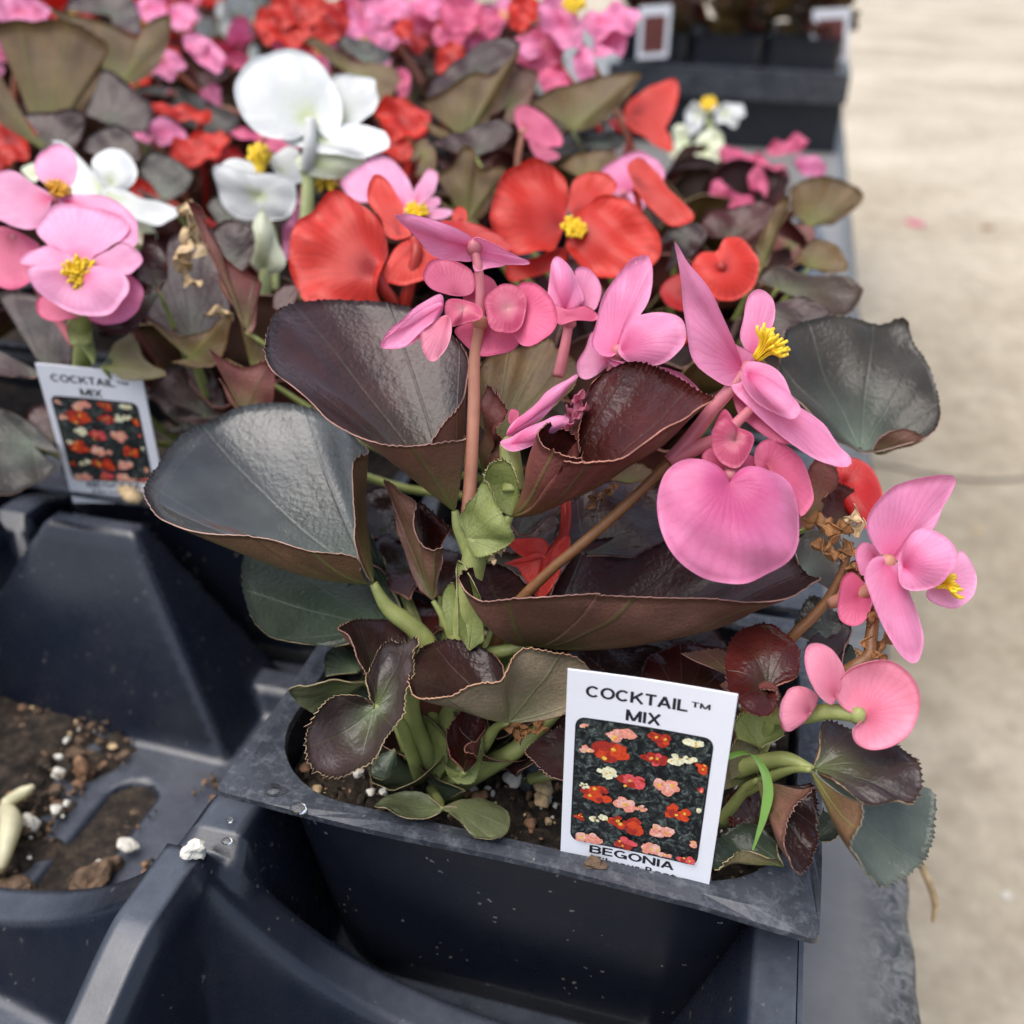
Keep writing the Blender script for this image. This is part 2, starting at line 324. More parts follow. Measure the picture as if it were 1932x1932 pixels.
def catmull(pts, n, closed=False):
    p = np.asarray(pts, float); k = len(p)
    if closed: q = np.vstack([p[-1], p, p[0], p[1]])
    else: q = np.vstack([2 * p[0] - p[1], p, 2 * p[-1] - p[-2]])
    segs = k if closed else k - 1
    out = []
    for i in range(segs):
        a, b, c, d = q[i], q[i + 1], q[i + 2], q[i + 3]
        t = np.linspace(0, 1, 12, endpoint=False)[:, None]
        out.append(.5 * ((2 * b) + (c - a) * t + (2 * a - 5 * b + 4 * c - d) * t**2 + (3 * b - a - 3 * c + d) * t**3))
    out = np.vstack(out + [p[:1] if closed else p[-1:]])
    s = np.concatenate([[0], np.cumsum(np.linalg.norm(np.diff(out, axis=0), axis=1))])
    u = np.linspace(0, s[-1], n, endpoint=not closed)
    return np.stack([np.interp(u, s, out[:, j]) for j in range(3)], 1)
def tube(pts, radii, n=24, sides=10, cap=True, sq=1.0):
    c = catmull(pts, n); r = np.interp(np.linspace(0, 1, n), np.linspace(0, 1, len(radii)), radii)
    T = np.gradient(c, axis=0); T /= np.linalg.norm(T, axis=1)[:, None] + 1e-12
    up = np.array([.31, .17, .93]); V = []
    for i in range(n):
        a = np.cross(T[i], up); a /= np.linalg.norm(a) + 1e-12; b = np.cross(T[i], a); up = np.cross(a, T[i]) if False else up
        for j in range(sides):
            th = 2 * math.pi * j / sides
            V.append(c[i] + r[i] * (a * math.cos(th) + b * math.sin(th) * sq))
    Fc = [(i * sides + j, i * sides + (j + 1) % sides, (i + 1) * sides + (j + 1) % sides, (i + 1) * sides + j) for i in range(n - 1) for j in range(sides)]
    if cap:
        Fc.append(tuple(range(sides))[::-1]); Fc.append(tuple((n - 1) * sides + j for j in range(sides)))
    return np.array(V), Fc
def join(parts):
    V, Fc, o = [], [], 0
    for v, f in parts:
        V.append(np.asarray(v)); Fc += [tuple(int(i) + o for i in q) for q in f]; o += len(v)
    return np.vstack(V), Fc
def wob(p, sc, amp, seed=0.0):
    return amp * (np.sin(p[..., 0] * sc + seed) * np.cos(p[..., 1] * sc * 1.3 + 2 * seed) + .6 * np.sin(p[..., 2] * sc * 1.7 + p[..., 0] * sc * .7 + seed * 3))
def fan(B, O, closed=False, rings=14, sag=(0, 0, 0), bulge=0., thick=.0004, teeth=0., flip=False, wave=0., seed=1., toothn=3.2, ruffle=0.):
    """A leaf or petal: a curved, thick sheet that runs from its base point out to its margin."""
    O = np.asarray(O, float); B = np.asarray(B, float); n = len(O)
    rs = np.concatenate([[.03], np.linspace(.12, 1, rings)])
    T = np.gradient(O, axis=0); L = O - B
    N = np.cross(T, L); ln = np.linalg.norm(N, axis=1)[:, None]; N = N / (ln + 1e-12)
    # smooth normals round the margin
    for _ in range(6): N = (np.roll(N, 1, 0) + N * 2 + np.roll(N, -1, 0)) / 4 if closed else np.vstack([N[:1], (N[:-2] + 2 * N[1:-1] + N[2:]) / 4, N[-1:]])
    N /= np.linalg.norm(N, axis=1)[:, None] + 1e-9
    if flip is not None:                        # flip True: the far part of the leaf shows its upper face to the viewer
        eye = np.array([0, 0, H]); dist = np.linalg.norm(O - eye, axis=1); far = dist >= np.quantile(dist, .6)
        s_ = np.sum(N[far] * (eye - (O[far] + B) / 2))
        if (s_ > 0) != flip: N = -N
    G = np.zeros((len(rs), n, 3)); rg = np.random.RandomState(int(seed * 97) % 9999)
    size = np.median(np.linalg.norm(L, axis=1))
    tt = np.zeros(n)
    if teeth:
        i = 0
        while i < n:
            tt[i] = teeth * rg.uniform(.3, 1.0) * (1.9 if rg.rand() < .14 else 1); i += max(2, int(rg.normal(toothn, .9)))
    out = L / (np.linalg.norm(L, axis=1)[:, None] + 1e-9)
    ll = np.linalg.norm(L, axis=1); ll = ll / ll.max(); aa = np.linspace(0, 2 * math.pi, n, endpoint=not closed); p3 = rg.uniform(0, 6.28, 3)
    ruf = ruffle * min(1, (size / .022) ** 1.5) * (np.sin(4 * aa + p3[0]) + .7 * np.sin(9 * aa + p3[1]) + .22 * np.sin(17 * aa + p3[2])) * ll
    for k, r in enumerate(rs):
        h = 4 * r * (1 - r)
        q = B + L * r + np.asarray(sag) * h * (ll ** .5)[:, None] + N * (bulge * h * ll + ruf * r ** 4)[:, None]
        q = q + N * (wob(q, 260 / max(size * 40, .5), wave, seed) * r)[:, None]
        if k == len(rs) - 1: q = q + out * tt[:, None]
        G[k] = q
    # surface normals
    du = np.gradient(G, axis=0)
    dv = (np.roll(G, -1, 1) - np.roll(G, 1, 1)) if closed else np.gradient(G, axis=1)
    S = np.cross(dv, du); S /= np.linalg.norm(S, axis=2)[:, :, None] + 1e-12
    ref = np.sign(np.sum(S * N[None], axis=2)); S *= np.where(ref == 0, 1, ref)[:, :, None]
    tk = thick * (.5 + .5 * (1 - rs))[:, None, None]
    up, dn = G + S * tk * .5, G - S * tk * .5
    K = len(rs); V = np.vstack([up.reshape(-1, 3), dn.reshape(-1, 3)]); Fc, mi = [], []
    # which winding matches the upper normal
    e = np.cross(G[K // 2, 1] - G[K // 2, 0], G[K // 2 + 1, 0] - G[K // 2, 0]); s = np.dot(e, S[K // 2, 0]) > 0
    cols = n if closed else n - 1; off = K * n
    for k in range(K - 1):
        for j in range(cols):
            a, b = k * n + j, k * n + (j + 1) % n; c, d = b + n, a + n
            q = (a, b, c, d) if s else (a, d, c, b)
            Fc.append(q); mi.append(0); Fc.append(tuple(x + off for x in q[::-1])); mi.append(1)
    for j in range(cols):
        a, b = (K - 1) * n + j, (K - 1) * n + (j + 1) % n
        q = (a, b, b + off, a + off); Fc.append(q if not s else q[::-1]); mi.append(2)
    if closed:
        Fc.append(tuple(range(n)) if not s else tuple(range(n))[::-1]); mi.append(0); Fc.append(tuple(off + j for j in (range(n) if s else range(n - 1, -1, -1)))); mi.append(1)
    if not closed:
        for k in range(K - 1):
            for j in (0, n - 1):
                a, b = k * n + j, (k + 1) * n + j
                Fc.append((a, b, b + off, a + off)); mi.append(2)
    rad = np.tile(np.repeat(rs, n), 2); ang = np.tile(np.tile(np.linspace(0, 1, n), K), 2)
    return V, Fc, mi, {'rad': rad, 'ang': ang}

_seed = [1.0]
def nseed():
    _seed[0] += .137; return _seed[0]
def hleaf(plant, kind, crop, base, d0, pts, sag=(0, 0, 0), bulge=0., flip=False, teeth=.0004, n=150, wave=.0006, thick=.0005, rings=16, petiole=None, pr=.0016, pm='stem_green'):
    """Leaf given by its base and margin as seen in the photo, each point with its own distance (mm offset from the base)."""
    o = np.array(plant.location)
    bx, by = cv(crop, *base[:2]); bd = d0 / 1000
    O = []
    cr = crop
    for p in pts:
        if isinstance(p, str): cr = p; continue
        x, y = cv(cr, p[0], p[1]); O.append(P(x, y, (d0 + p[2]) / 1000))
    O = catmull(O, n); B = P(bx, by, bd)
    v, f, mi, at = fan(B, O, False, rings, sag, bulge, thick, teeth, flip, wave, nseed(), ruffle=.00035)
    lf = mk('leaf', v, f, [kind + '_top', kind + '_un', kind + '_ed'], plant, mi, True, at, origin=o)
    if petiole:
        pp = [B] + [P(*cv(q[0], q[1], q[2]), q[3] / 1000) if isinstance(q[0], str) else np.array(q) for q in petiole]
        pr *= .66; v, f = tube(pp, [pr * .45, pr * .95, pr * 1.05, pr * 1.2], 18, 9)
        mk('leaf_stalk', v, f, pm, plant, origin=o)
    return lf
def flower(plant, crop, base, d0, mcol='stem_pink', r=.0016, stalk=None, sr=.0011, sm=None):
    o = np.array(plant.location)
    c = P(*cv(crop, *base), d0 / 1000)
    pts = []
    if stalk: pts = [P(*cv(q[0], q[1], q[2]), q[3] / 1000) for q in stalk]
    n = 8; V = []; Fc = []
    for i in range(6):
        for j in range(n):
            a = math.pi * i / 5; b = 2 * math.pi * j / n
            V.append(c + r * np.array([math.sin(a) * math.cos(b), math.sin(a) * math.sin(b), math.cos(a)]))
    Fc = [(i * n + j, i * n + (j + 1) % n, (i + 1) * n + (j + 1) % n, (i + 1) * n + j) for i in range(5) for j in range(n)]
    parts = [(np.array(V), Fc)]
    if pts: parts.append(tube([c] + pts, [sr * .85, sr, sr * 1.1], 20, 9))
    v, f = join(parts)
    return mk('flower', v, f, sm or mcol, plant, origin=o)
def petal(fl, colm, crop, base, d0, pts, tx=0., ty=.3, cup=0., bulge=0., n=56, rings=9, closed=True, wave=.0005, thick=.00024, name='petal'):
    o = np.array(fl.parent.location) if fl.parent else np.array(fl.location)
    bx, by = cv(crop, *base); d = d0 / 1000
    C = [cv(crop, p[0], p[1]) for p in pts]; ex = [p[2] / 1000 if len(p) > 2 else 0 for p in pts]
    L = max(math.hypot(x - bx, y - by) for x, y in C) * d / F
    O = []
    for (x, y), e in zip(C, ex):
        u, v = (x - bx) * d / F, -(y - by) * d / F
        O.append(P(x, y, d + tx * u + ty * v - cup * (u * u + v * v) / L + e))
    O = catmull(O, n, closed)
    vv, f, mi, at = fan(P(bx, by, d), O, closed, rings, (0, 0, 0), bulge, thick, 0, True, wave, nseed(), ruffle=.0005 if name == 'petal' else .0012)
    return mk(name, vv, f, colm, fl, None, True, at, origin=o)
def stamens(fl, crop, base, d0, tip, dd, n=26, ln=.0045, spread=.0028, m_='stamen', r=.00022):
    o = np.array(fl.parent.location)
    b = P(*cv(crop, *base), d0 / 1000); t = P(*cv(crop, *tip), (d0 + dd) / 1000); ax = (t - b); L = np.linalg.norm(ax); ax /= L
    a1 = np.cross(ax, [.2, .3, .9]); a1 /= np.linalg.norm(a1); a2 = np.cross(ax, a1); parts = []
    for i in range(n):
        q = math.sqrt((i + .5) / n) * spread; th = i * 2.4 + RNG.uniform(-.3, .3)
        side = a1 * math.cos(th) + a2 * math.sin(th)
        e = b + ax * L * RNG.uniform(.7, 1.05) * (1 - .25 * (q / spread)**2) + side * q * 1.25
        mdl = b + ax * L * .5 + side * q * .55
        parts.append(tube([b + side * q * .25, mdl, e, e + ax * .0006 + side * .0002], [r * .7, r * .75, r * 1.6, r * 1.3], 7, 5))
    v, f = join(parts); return mk('stamens', v, f, m_, fl, origin=o)
def stem(plant, crop, pts, radii, m_, name='stem', n=26):
    o = np.array(plant.location); cr = crop; q = []
    for p in pts:
        if isinstance(p, str): cr = p; continue
        q.append(P(*cv(cr, p[0], p[1]), p[2] / 1000))
    v, f = tube(q, radii, n, 12); return mk(name, v, f, m_, plant, origin=o)
def blobmesh(c, rad, seed, sub=2, rough=.3, squash=(1, 1, 1)):
    import bmesh
    bm = bmesh.new(); bmesh.ops.create_icosphere(bm, subdivisions=sub, radius=1)
    v = np.array([x.co[:] for x in bm.verts]); f = [tuple(x.index for x in q.verts) for q in bm.faces]; bm.free()
    rg = np.random.RandomState(seed); ph = rg.uniform(0, 6, 9)
    d = 1 + rough * (np.sin(v[:, 0] * 2.6 + ph[0]) * np.sin(v[:, 1] * 3.1 + ph[1]) + .6 * np.sin(v[:, 2] * 4.3 + ph[2] + v[:, 0] * 2) + .35 * np.sin(v[:, 1] * 8 + ph[3]) * np.sin(v[:, 0] * 7.3 + ph[4]) + .3 * np.sin(v[:, 2] * 15 + ph[5]) * np.sin(v[:, 0] * 13 + ph[6]) * np.sin(v[:, 1] * 14 + ph[7]))
    return np.asarray(c) + v * d[:, None] * np.asarray(squash) * rad, f

# ------------------------------------------------------------------ ground and bench
BZ = -.064
g = mk('ground', [(-30, -10, -.55), (30, -10, -.55), (30, 60, -.55), (-30, 60, -.55)], [(0, 1, 2, 3)], 'concrete', smooth=False)
tag(g, 'pale beige concrete floor beside the bench', 'floor', kind='structure')
# hairline joint running across the slab
cp = [P(*q, dz(*q, -.549)) for q in ((1640, 872), (1700, 884), (1800, 902), (1880, 906), (1990, 900), (2100, 905))]
v, f = tube(cp, [.004, .005, .004, .005], 40, 6, sq=.35)
ck = mk('floor_crack', v, f, 'crack', g); 
for (x, y, r, mm_, nm, lb) in ((1727, 421, .026, 'rose', 'fallen_petal', 'single pink petal lying on the concrete floor'), (1862, 430, .018, 'bark', 'floor_pebble', 'small dark crumb lying on the concrete floor beside the pink petal'),
                       (1845, 1000, .006, 'tandry', 'floor_chip', 'tiny orange chip on the concrete below the long crack'), (1900, 1690, .004, 'perlite', 'floor_scrap', 'white scrap on the concrete at the lower right')):
    c = P(x, y, dz(x, y, -.548)); v, f = blobmesh((0, 0, 0), r, int(x), 2, .3, (1, 1, .3))
    at = {'rad': np.ones(len(v)) * .6, 'ang': np.linspace(0, 1, len(v))}
    tag(mk(nm, v, f, mm_, None, attrs=at, loc=c), lb, 'petal' if nm == 'fallen_petal' else 'crumb')

bench = empty('bench', (-.6, 1.0, BZ), 'grey bench top carrying the flower trays, its rough edge over the concrete floor', 'bench')
ys = np.linspace(-.4, 2.6, 700); rgb = np.random.RandomState(3)
ex = .0562 + .0002 * np.sin(ys * 23) * np.sin(ys * 7 + 1) + rgb.uniform(-.0006, .0006, len(ys)); ex = np.convolve(np.pad(ex, 2, 'edge'), np.ones(5) / 5, 'valid')
V, Fc = [], []
prof = [(-1.3, 0), (-.1, 0), (.03, 0), ('e', -.012, 0), ('e', -.004, -.0008), ('e', .0, -.003), ('e', .001, -.012), ('e', -.001, -.030), (-.1, -.036), (-1.3, -.036)]
for i, y in enumerate(ys):
    for p_ in prof:
        if p_[0] == 'e':
            V.append((ex[i] + p_[1] + (.0004 * math.sin(y * 310 + p_[2] * 900) + .0003 * math.sin(y * 127) if p_[2] < -.002 else 0), y, BZ + p_[2]))
        else: V.append((p_[0], y, BZ + p_[1]))
k = len(prof)
for i in range(len(ys) - 1):
    for j in range(k): Fc.append((i * k + j, i * k + (j + 1) % k, (i + 1) * k + (j + 1) % k, (i + 1) * k + j))
mk('bench_top', V, [q[::-1] for q in Fc], 'bench', bench, origin=bench.location)
for lx in (-1.2, -.05):
    for ly in (-.3, 2.4):
        v, f = tube([(lx, ly, BZ - .037), (lx, ly, -.4), (lx, ly, -.549)], [.02, .02, .02], 6, 8); mk('leg', v, f, 'bench', bench, origin=bench.location)

# ------------------------------------------------------------------ trays
CP, RP = .1225, .095
def colx(c): return -.0333 + CP * c
def rowy(r): return .1665 + RP * r
def smax(a, b, k): 
    h = np.clip(.5 + .5 * (a - b) / k, 0, 1); return b * (1 - h) + a * h + k * h * (1 - h)
def tray_height(X, Y, x0, x1, y0, y1, posts, slot):
    fl = -.060
    Z = np.full_like(X, fl)
    for yk in posts['ribs']:                                  # low ribs between the rows
        dx = np.min([np.abs(X - b) for b in posts['bars']], axis=0)
        top = -.051 + .037 * np.exp(-np.maximum(dx - .0045, 0) / .0245)
        if yk > .15: top = top * 0 - .052
        dy = np.abs(Y - yk)
        Z = smax(Z, top - np.maximum(dy - .0045, 0) * 2.1, .004)
    for (px, py) in posts['posts']:                           # tapering pillars
        a = np.minimum(-.004, -.060 + (Y - (py - .027)) * 2.35)
        a = np.minimum(a, -.004 - (np.abs(X - px) - .0145) * 1.6)
        a = np.minimum(a, -.004 - (Y - (py + .003)) * 6)
        Z = smax(Z, a, .0012)
    for b in posts['bars']:                                   # dividers between the columns
        ph = ((Y - .1165) / RP) % 1.0
        top = -.0105 - .011 * np.clip(np.sin(np.clip((ph - .12) / .70, 0, 1) * math.pi), 0, 1) ** 1.5
        seg = np.where((ph > .0) & (ph < .035), -.0045, 0)
        off = np.where(ph > .5, -.0008, .0034)
        dx = np.abs(X - b - off)
        Z = smax(Z, top + seg - np.maximum(dx - np.where(ph > .5, .0048, .0062), 0) * 6.5, .0012)
    for ok, e in ((X >= x1 - .0085, 0), (X <= x0 + .0085, 1)): Z = np.where(ok, np.maximum(Z, -.0145), Z)
    Z = smax(Z, -.0145 - np.maximum((x1 - .0085) - X, 0) * 3.2, .003); Z = smax(Z, -.0145 - np.maximum(X - (x0 + .0085), 0) * 3.2, .003)
    Z = smax(Z, -.0145 - np.maximum(Y - (y0 + .008), 0) * 3.2, .003); Z = smax(Z, -.0145 - np.maximum((y1 - .008) - Y, 0) * 3.2, .003)
    for (sx, sa, sb) in slot:
        d = np.hypot(X - sx, Y - np.clip(Y, sa, sb))
        Z = Z - .0055 * np.clip((.0068 - d) / .0016, 0, 1) - .012 * np.clip((.0045 - np.hypot(X - sx - .0008, Y - sa - .004)) / .001, 0, 1)
    return Z
def tray(name, x0, x1, ya, bars, ribs, posts, slots, label, zoff=0.):
    t = empty(name, ((x0 + x1) / 2, (ya[0] + ya[-1]) / 2, BZ + .0005), label, 'tray', 'black flower trays on the bench')
    xs = np.linspace(x0, x1, int((x1 - x0) / .0016)); X, Y = np.meshgrid(xs, ya)
    Z = tray_height(X, Y, x0, x1, ya[0], ya[-1], {'ribs': ribs, 'bars': bars, 'posts': posts}, slots) + zoff
    Z += .00025 * np.sin(X * 120 + Y * 40) 
    ny, nx = X.shape; V = np.stack([X, Y, Z], 2).reshape(-1, 3)
    Fc = [(j * nx + i, j * nx + i + 1, (j + 1) * nx + i + 1, (j + 1) * nx + i) for j in range(ny - 1) for i in range(nx - 1)]
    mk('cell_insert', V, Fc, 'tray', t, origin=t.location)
    # outer skirt
    ring = [(x0, ya[0]), (x1, ya[0]), (x1, ya[-1]), (x0, ya[-1])]; V = []
    zt = -.0145 + zoff
    for (ox, z) in ((0.0003, zt + .0003), (.0012, zt), (.0012, zt - .004), (-.001, zt - .0045), (-.006, BZ + .001)):
        for (x, y) in ring: V.append((x + ox * (1 if x == x1 else -1), y + ox * (1 if y == ya[-1] else -1), z))
    Fc = [(i * 4 + j, i * 4 + (j + 1) % 4, (i + 1) * 4 + (j + 1) % 4, (i + 1) * 4 + j) for i in range(4) for j in range(4)]
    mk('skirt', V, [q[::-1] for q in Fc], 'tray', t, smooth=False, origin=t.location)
    return t
bars1 = [-.0945, -.217]; ribs1 = [.0215 + RP * i for i in range(7)]
ya1 = np.concatenate([np.arange(-.02, .26, .0016), np.arange(.26, .70, .006)])
tray('seedling_tray', -.352, .0217, ya1, bars1, ribs1, [(-.179, .2095), (-.30, .2095), (-.179, .3045)], [(-.1478, .131, .1625)],
     'black plastic tray nearest the camera, holding the big pink begonia and an empty soil-strewn cell')
ya2 = np.concatenate([np.arange(.12, .70, .006)])
tray('seedling_tray', -.73, -.358, ya2, [-.47, -.59], [.2115 + RP * i for i in range(5)], [], [], 'black plastic tray under the begonias at the left edge, nearest row')
ya3 = np.arange(.72, 1.25, .008)
tray('seedling_tray', -1.05, -.21, ya3, [-.34, -.46, -.58, -.70, -.82, -.94], [.81 + RP * i for i in range(4)], [], [], 'black plastic tray hidden under the rear begonias at the top left')

# ------------------------------------------------------------------ pots and soil
def rrect(hw, hd, r, k=9, e=10):
    pts = []
    cs = [(hw - r, hd - r, 0), (-(hw - r), hd - r, 90), (-(hw - r), -(hd - r), 180), (hw - r, -(hd - r), 270)]
    for i, (cx, cy, a0) in enumerate(cs):
        arc = [(cx + r * math.cos(math.radians(a0 + 90 * j / k)), cy + r * math.sin(math.radians(a0 + 90 * j / k))) for j in range(k + 1)]
        pts += arc
        nx_, ny_, a1 = cs[(i + 1) % 4]; s = (nx_ + r * math.cos(math.radians(a1)), ny_ + r * math.sin(math.radians(a1)))
        for j in range(1, e): t_ = j / e; pts.append((arc[-1][0] * (1 - t_) + s[0] * t_, arc[-1][1] * (1 - t_) + s[1] * t_))
    return np.array(pts)
def loftrings(rings, close_last=False):
    n = len(rings[0]); V = np.vstack(rings)
    Fc = [(i * n + j, i * n + (j + 1) % n, (i + 1) * n + (j + 1) % n, (i + 1) * n + j) for i in range(len(rings) - 1) for j in range(n)]
    if close_last: Fc.append(tuple((len(rings) - 1) * n + j for j in range(n)))
    return V, Fc
def pot_meshes(detail):
    k, e = (9, 12) if detail else (4, 3)
    z = lambda a, zz: np.column_stack([a, np.full(len(a), zz) if np.isscalar(zz) else zz])
    inn, out = rrect(.0522, .0402, .020, k, e), rrect(.057, .045, .0016, k, e)
    wv = (lambda a, s: .0005 * np.sin(a[:, 0] * 95 + s) + .0004 * np.sin(a[:, 1] * 150 + s)) if detail else (lambda a, s: 0 * a[:, 0])
    dr = (lambda a: -.0028 * np.clip((a[:, 0] - .038) / .02, 0, 1) * np.clip((-a[:, 1] - .030) / .015, 0, 1)) if detail else (lambda a: 0 * a[:, 0])
    mid = .5 * (inn + out)
    rings = [z(inn * [.994, .992], -.0018 + wv(inn, 1) * 0), z(inn, -.0002 + wv(inn, 1) * .3), z(mid, .0002 + wv(mid, 1) * .7 + dr(mid) * .5), z(out, .0 + wv(out, 1) + dr(out)),
             z(out * 1.002, -.0012 + wv(out, 1) + dr(out)), z(out * .996, -.0013 + wv(out, 1) + dr(out)), z(inn * 1.03, -.0014)]
    rim = loftrings(rings)
    lv = [0, .002, .006, .012, .02, .028, .034, .042, .05, .0565]; rings = []
    for d in lv:
        t_ = d / .0565
        a = rrect(.0535 - .0085 * t_, .0415 - .007 * t_, .0205 - .003 * t_, k, e)
        rings.append(z(a, -.0012 - d))
    wall = loftrings(rings, True)
    return rim, wall
PMD, PML = pot_meshes(True), pot_meshes(False)
shared = {}
def pot(c, r, label, detail=False):
    o = empty('pot', (colx(c), rowy(r), 0), label, 'pot', 'black square pots in the trays')
    key = detail
    for nm, (v, f), mm_ in (('rim', (PMD if detail else PML)[0], 'rim'), ('wall', (PMD if detail else PML)[1], 'pot')):
        if (nm, key) in shared:
            q = bpy.data.objects.new(nm, shared[(nm, key)]); COL.objects.link(q); q.parent = o
        else:
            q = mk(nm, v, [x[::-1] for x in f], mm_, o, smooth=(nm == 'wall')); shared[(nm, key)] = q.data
    return o
def soil(c, r, label, detail=False):
    n = 90 if detail else 14
    xs = np.linspace(-1, 1, n); X, Y = np.meshgrid(xs, xs)
    rr = rrect(.0512, .0392, .019, 9, 10)
    # squash a square grid into the rounded opening
    q = np.maximum(np.abs(X), np.abs(Y)) + 1e-9; th = np.arctan2(Y, X)
    A = np.arctan2(rr[:, 1] / .0392, rr[:, 0] / .0512); idx = np.argsort(A); Rr = np.hypot(rr[:, 0], rr[:, 1])[idx]
    px = np.interp(th.ravel(), A[idx], rr[idx, 0], period=2 * math.pi).reshape(X.shape) * q; py = np.interp(th.ravel(), A[idx], rr[idx, 1], period=2 * math.pi).reshape(X.shape) * q
    rg = np.random.RandomState(c * 7 + r + 50)
    Z = -.0105 + .0016 * np.sin(px * 110 + 1) * np.sin(py * 130) + (rg.normal(0, .0007, X.shape) if detail else 0)
    if detail:
        for _ in range(140):
            a, b, s = rg.uniform(-.048, .048), rg.uniform(-.036, .036), rg.uniform(.0008, .0025); Z += rg.uniform(.2, 1) * s * np.exp(-((px - a)**2 + (py - b)**2) / s**2)
    V = np.stack([px, py, Z], 2).reshape(-1, 3); Fc = [(j * n + i, j * n + i + 1, (j + 1) * n + i + 1, (j + 1) * n + i) for j in range(n - 1) for i in range(n - 1)]
    o = mk('potting_soil', V, Fc, 'soil', None, loc=(colx(c), rowy(r), 0)); return tag(o, label, 'soil', 'soil in the pots', 'stuff')
ORD = ['first', 'second', 'third', 'fourth', 'fifth', 'sixth', 'seventh', 'eighth', 'ninth', 'tenth', 'eleventh']
def where(c, r): return f'{ORD[r]} row back, {ORD[-c]} column from concrete'
PLANTS = {}
def place(c, r): return r <= 4 or c <= -2
GRID = [(c, r) for r in range(0, 10) for c in range(0, -8, -1) if place(c, r) and not (r == 0 and c < 0) and (c >= -2 - (r * .75))]
for (c, r) in GRID:
    lb = {(0, 0): 'black square pot with wide grey rim holding the nearest pink begonia', (-1, 1): 'black square pot with a plant tag behind the empty cell at the left'}.get((c, r), f'black square pot under foliage, {where(c, r)}')
    pot(c, r, lb, (c, r) in ((0, 0), (-1, 1)))
    if r < 3: soil(c, r, {(0, 0): 'dark crumbly potting soil with white grains round the nearest begonia'}.get((c, r), f'potting soil under the begonia, {where(c, r)}'), r == 0)

# ------------------------------------------------------------------ plants
VARIETY = {}
_vr = random.Random(11)
for (c, r) in GRID: VARIETY[(c, r)] = _vr.choice(['pink', 'red', 'rose', 'white', 'pink', 'red'])
VARIETY.update({(0, 0): 'pink', (-1, 1): 'lpink', (0, 1): 'red', (-1, 2): 'white', (-2, 2): 'white', (0, 2): 'pink', (-1, 3): 'red', (0, 3): 'pink', (0, 4): 'white', 
                (-1, 4): 'red', (-2, 3): 'red', (-2, 1): 'pink', (-3, 3): 'pink', (-2, 4): 'rose', (-3, 4): 'red',  (-2, 5): 'pink', (-2, 6): 'red'})
CN = {'pink': 'pink', 'lpink': 'pale pink', 'red': 'red', 'white': 'white', 'rose': 'deep pink'}
for (c, r) in GRID:
    col = VARIETY[(c, r)]
    lb = {(0, 0): 'large bronze-leaved pink begonia in the nearest pot, in sharp focus',
          (-1, 1): 'begonia with pale pink yellow-centred flowers above the tag at the left',
          (0, 1): 'begonia with broad red flowers directly behind the nearest pink begonia',
          (-1, 2): 'begonia with tall white flowers on pale green stems'}.get((c, r), f'bronze-leaved begonia with {CN[col]} flowers, {where(c, r)}')
    PLANTS[(c, r)] = empty('begonia_plant', (colx(c), rowy(r), -.012), lb, 'plant', 'begonias in the trays')
mp = PLANTS[(0, 0)]

# ---- the nearest plant: main stems
stem(mp, 'D', [(845, 1490, 211), (850, 1420, 207), (868, 1300, 200), (880, 1200, 196), (892, 1090, 192), (900, 1010, 189)], [.0042, .0040, .0038, .0034, .0030, .0022], 'stem_green', 'main_stem', 40)
stem(mp, 'D', [(835, 1480, 208), (805, 1420, 203), (780, 1360, 197), (775, 1300, 192)], [.0022, .0020, .0018, .0015], 'stem_green')
stem(mp, 'D', [(860, 1480, 207), (930, 1440, 200), (985, 1405, 196), (1060, 1330, 195)], [.0022, .0020, .0018, .0014], 'stem_green')
# big funnel leaf
hleaf(mp, 'wetbronze', 'R4', (1130, 1440), 189, [(1190, 1040, -11), (1080, 1062, -12), (950, 1080, -14), (850, 1085, -15), (760, 1080, -15), (650, 1040, -15), (550, 990, -14), (450, 930, -13), (375, 880, -11), (280, 800, -9), (180, 710, -5), (110, 630, -1), (88, 530, 4),
      (95, 440, 9), (150, 350, 14), (250, 300, 18), (400, 272, 21), (550, 265, 22), (680, 275, 22), (800, 300, 21), (900, 330, 20), (1020, 390, 18), (1120, 480, 15), (1180, 560, 12), (1200, 680, 8), (1185, 800, 4), (1130, 880, 0), (1060, 950, -4), (1000, 1060, -7)],
      sag=(0, .0015, -.0008), n=230, rings=20, flip=True, petiole=[('R4', 1160, 1540, 190), ('R4', 1220, 1680, 191)], pr=.0022)
# broad left leaf, wet
hleaf(mp, 'wetslate', 'R4', (680, 1840), 197, [(612, 1775, -5), (602, 1712, -7), (540, 1680, -8), (440, 1665, -9), (350, 1660, -10), (250, 1640, -11), (130, 1615, -11), (0, 1605, -11), 'R3', (1400, 1325, -10), (1300, 1315, -10), (1160, 1300, -9), (1010, 1255, -7), (900, 1180, -4), (830, 1100, 0),
      (797, 1040, 4), (830, 970, 9), (880, 900, 13), (960, 790, 19), (1060, 710, 23), (1150, 660, 26), (1290, 600, 29), (1420, 580, 30), (1600, 575, 30), (1750, 610, 28), 'R4', (480, 930, 23), (570, 1020, 18), (620, 1090, 11), (630, 1130, 4), (590, 1150, -1), (575, 1210, -3), (578, 1380, -4), (588, 1500, -4), (583, 1600, -4), (603, 1695, -4)],
      sag=(0, 0, -.0035), n=230, rings=20, flip=True, petiole=[('R7', 760, 180, 198), ('R7', 900, 290, 199), ('R7', 990, 400, 200), ('R7', 1010, 560, 203)], pr=.0029)
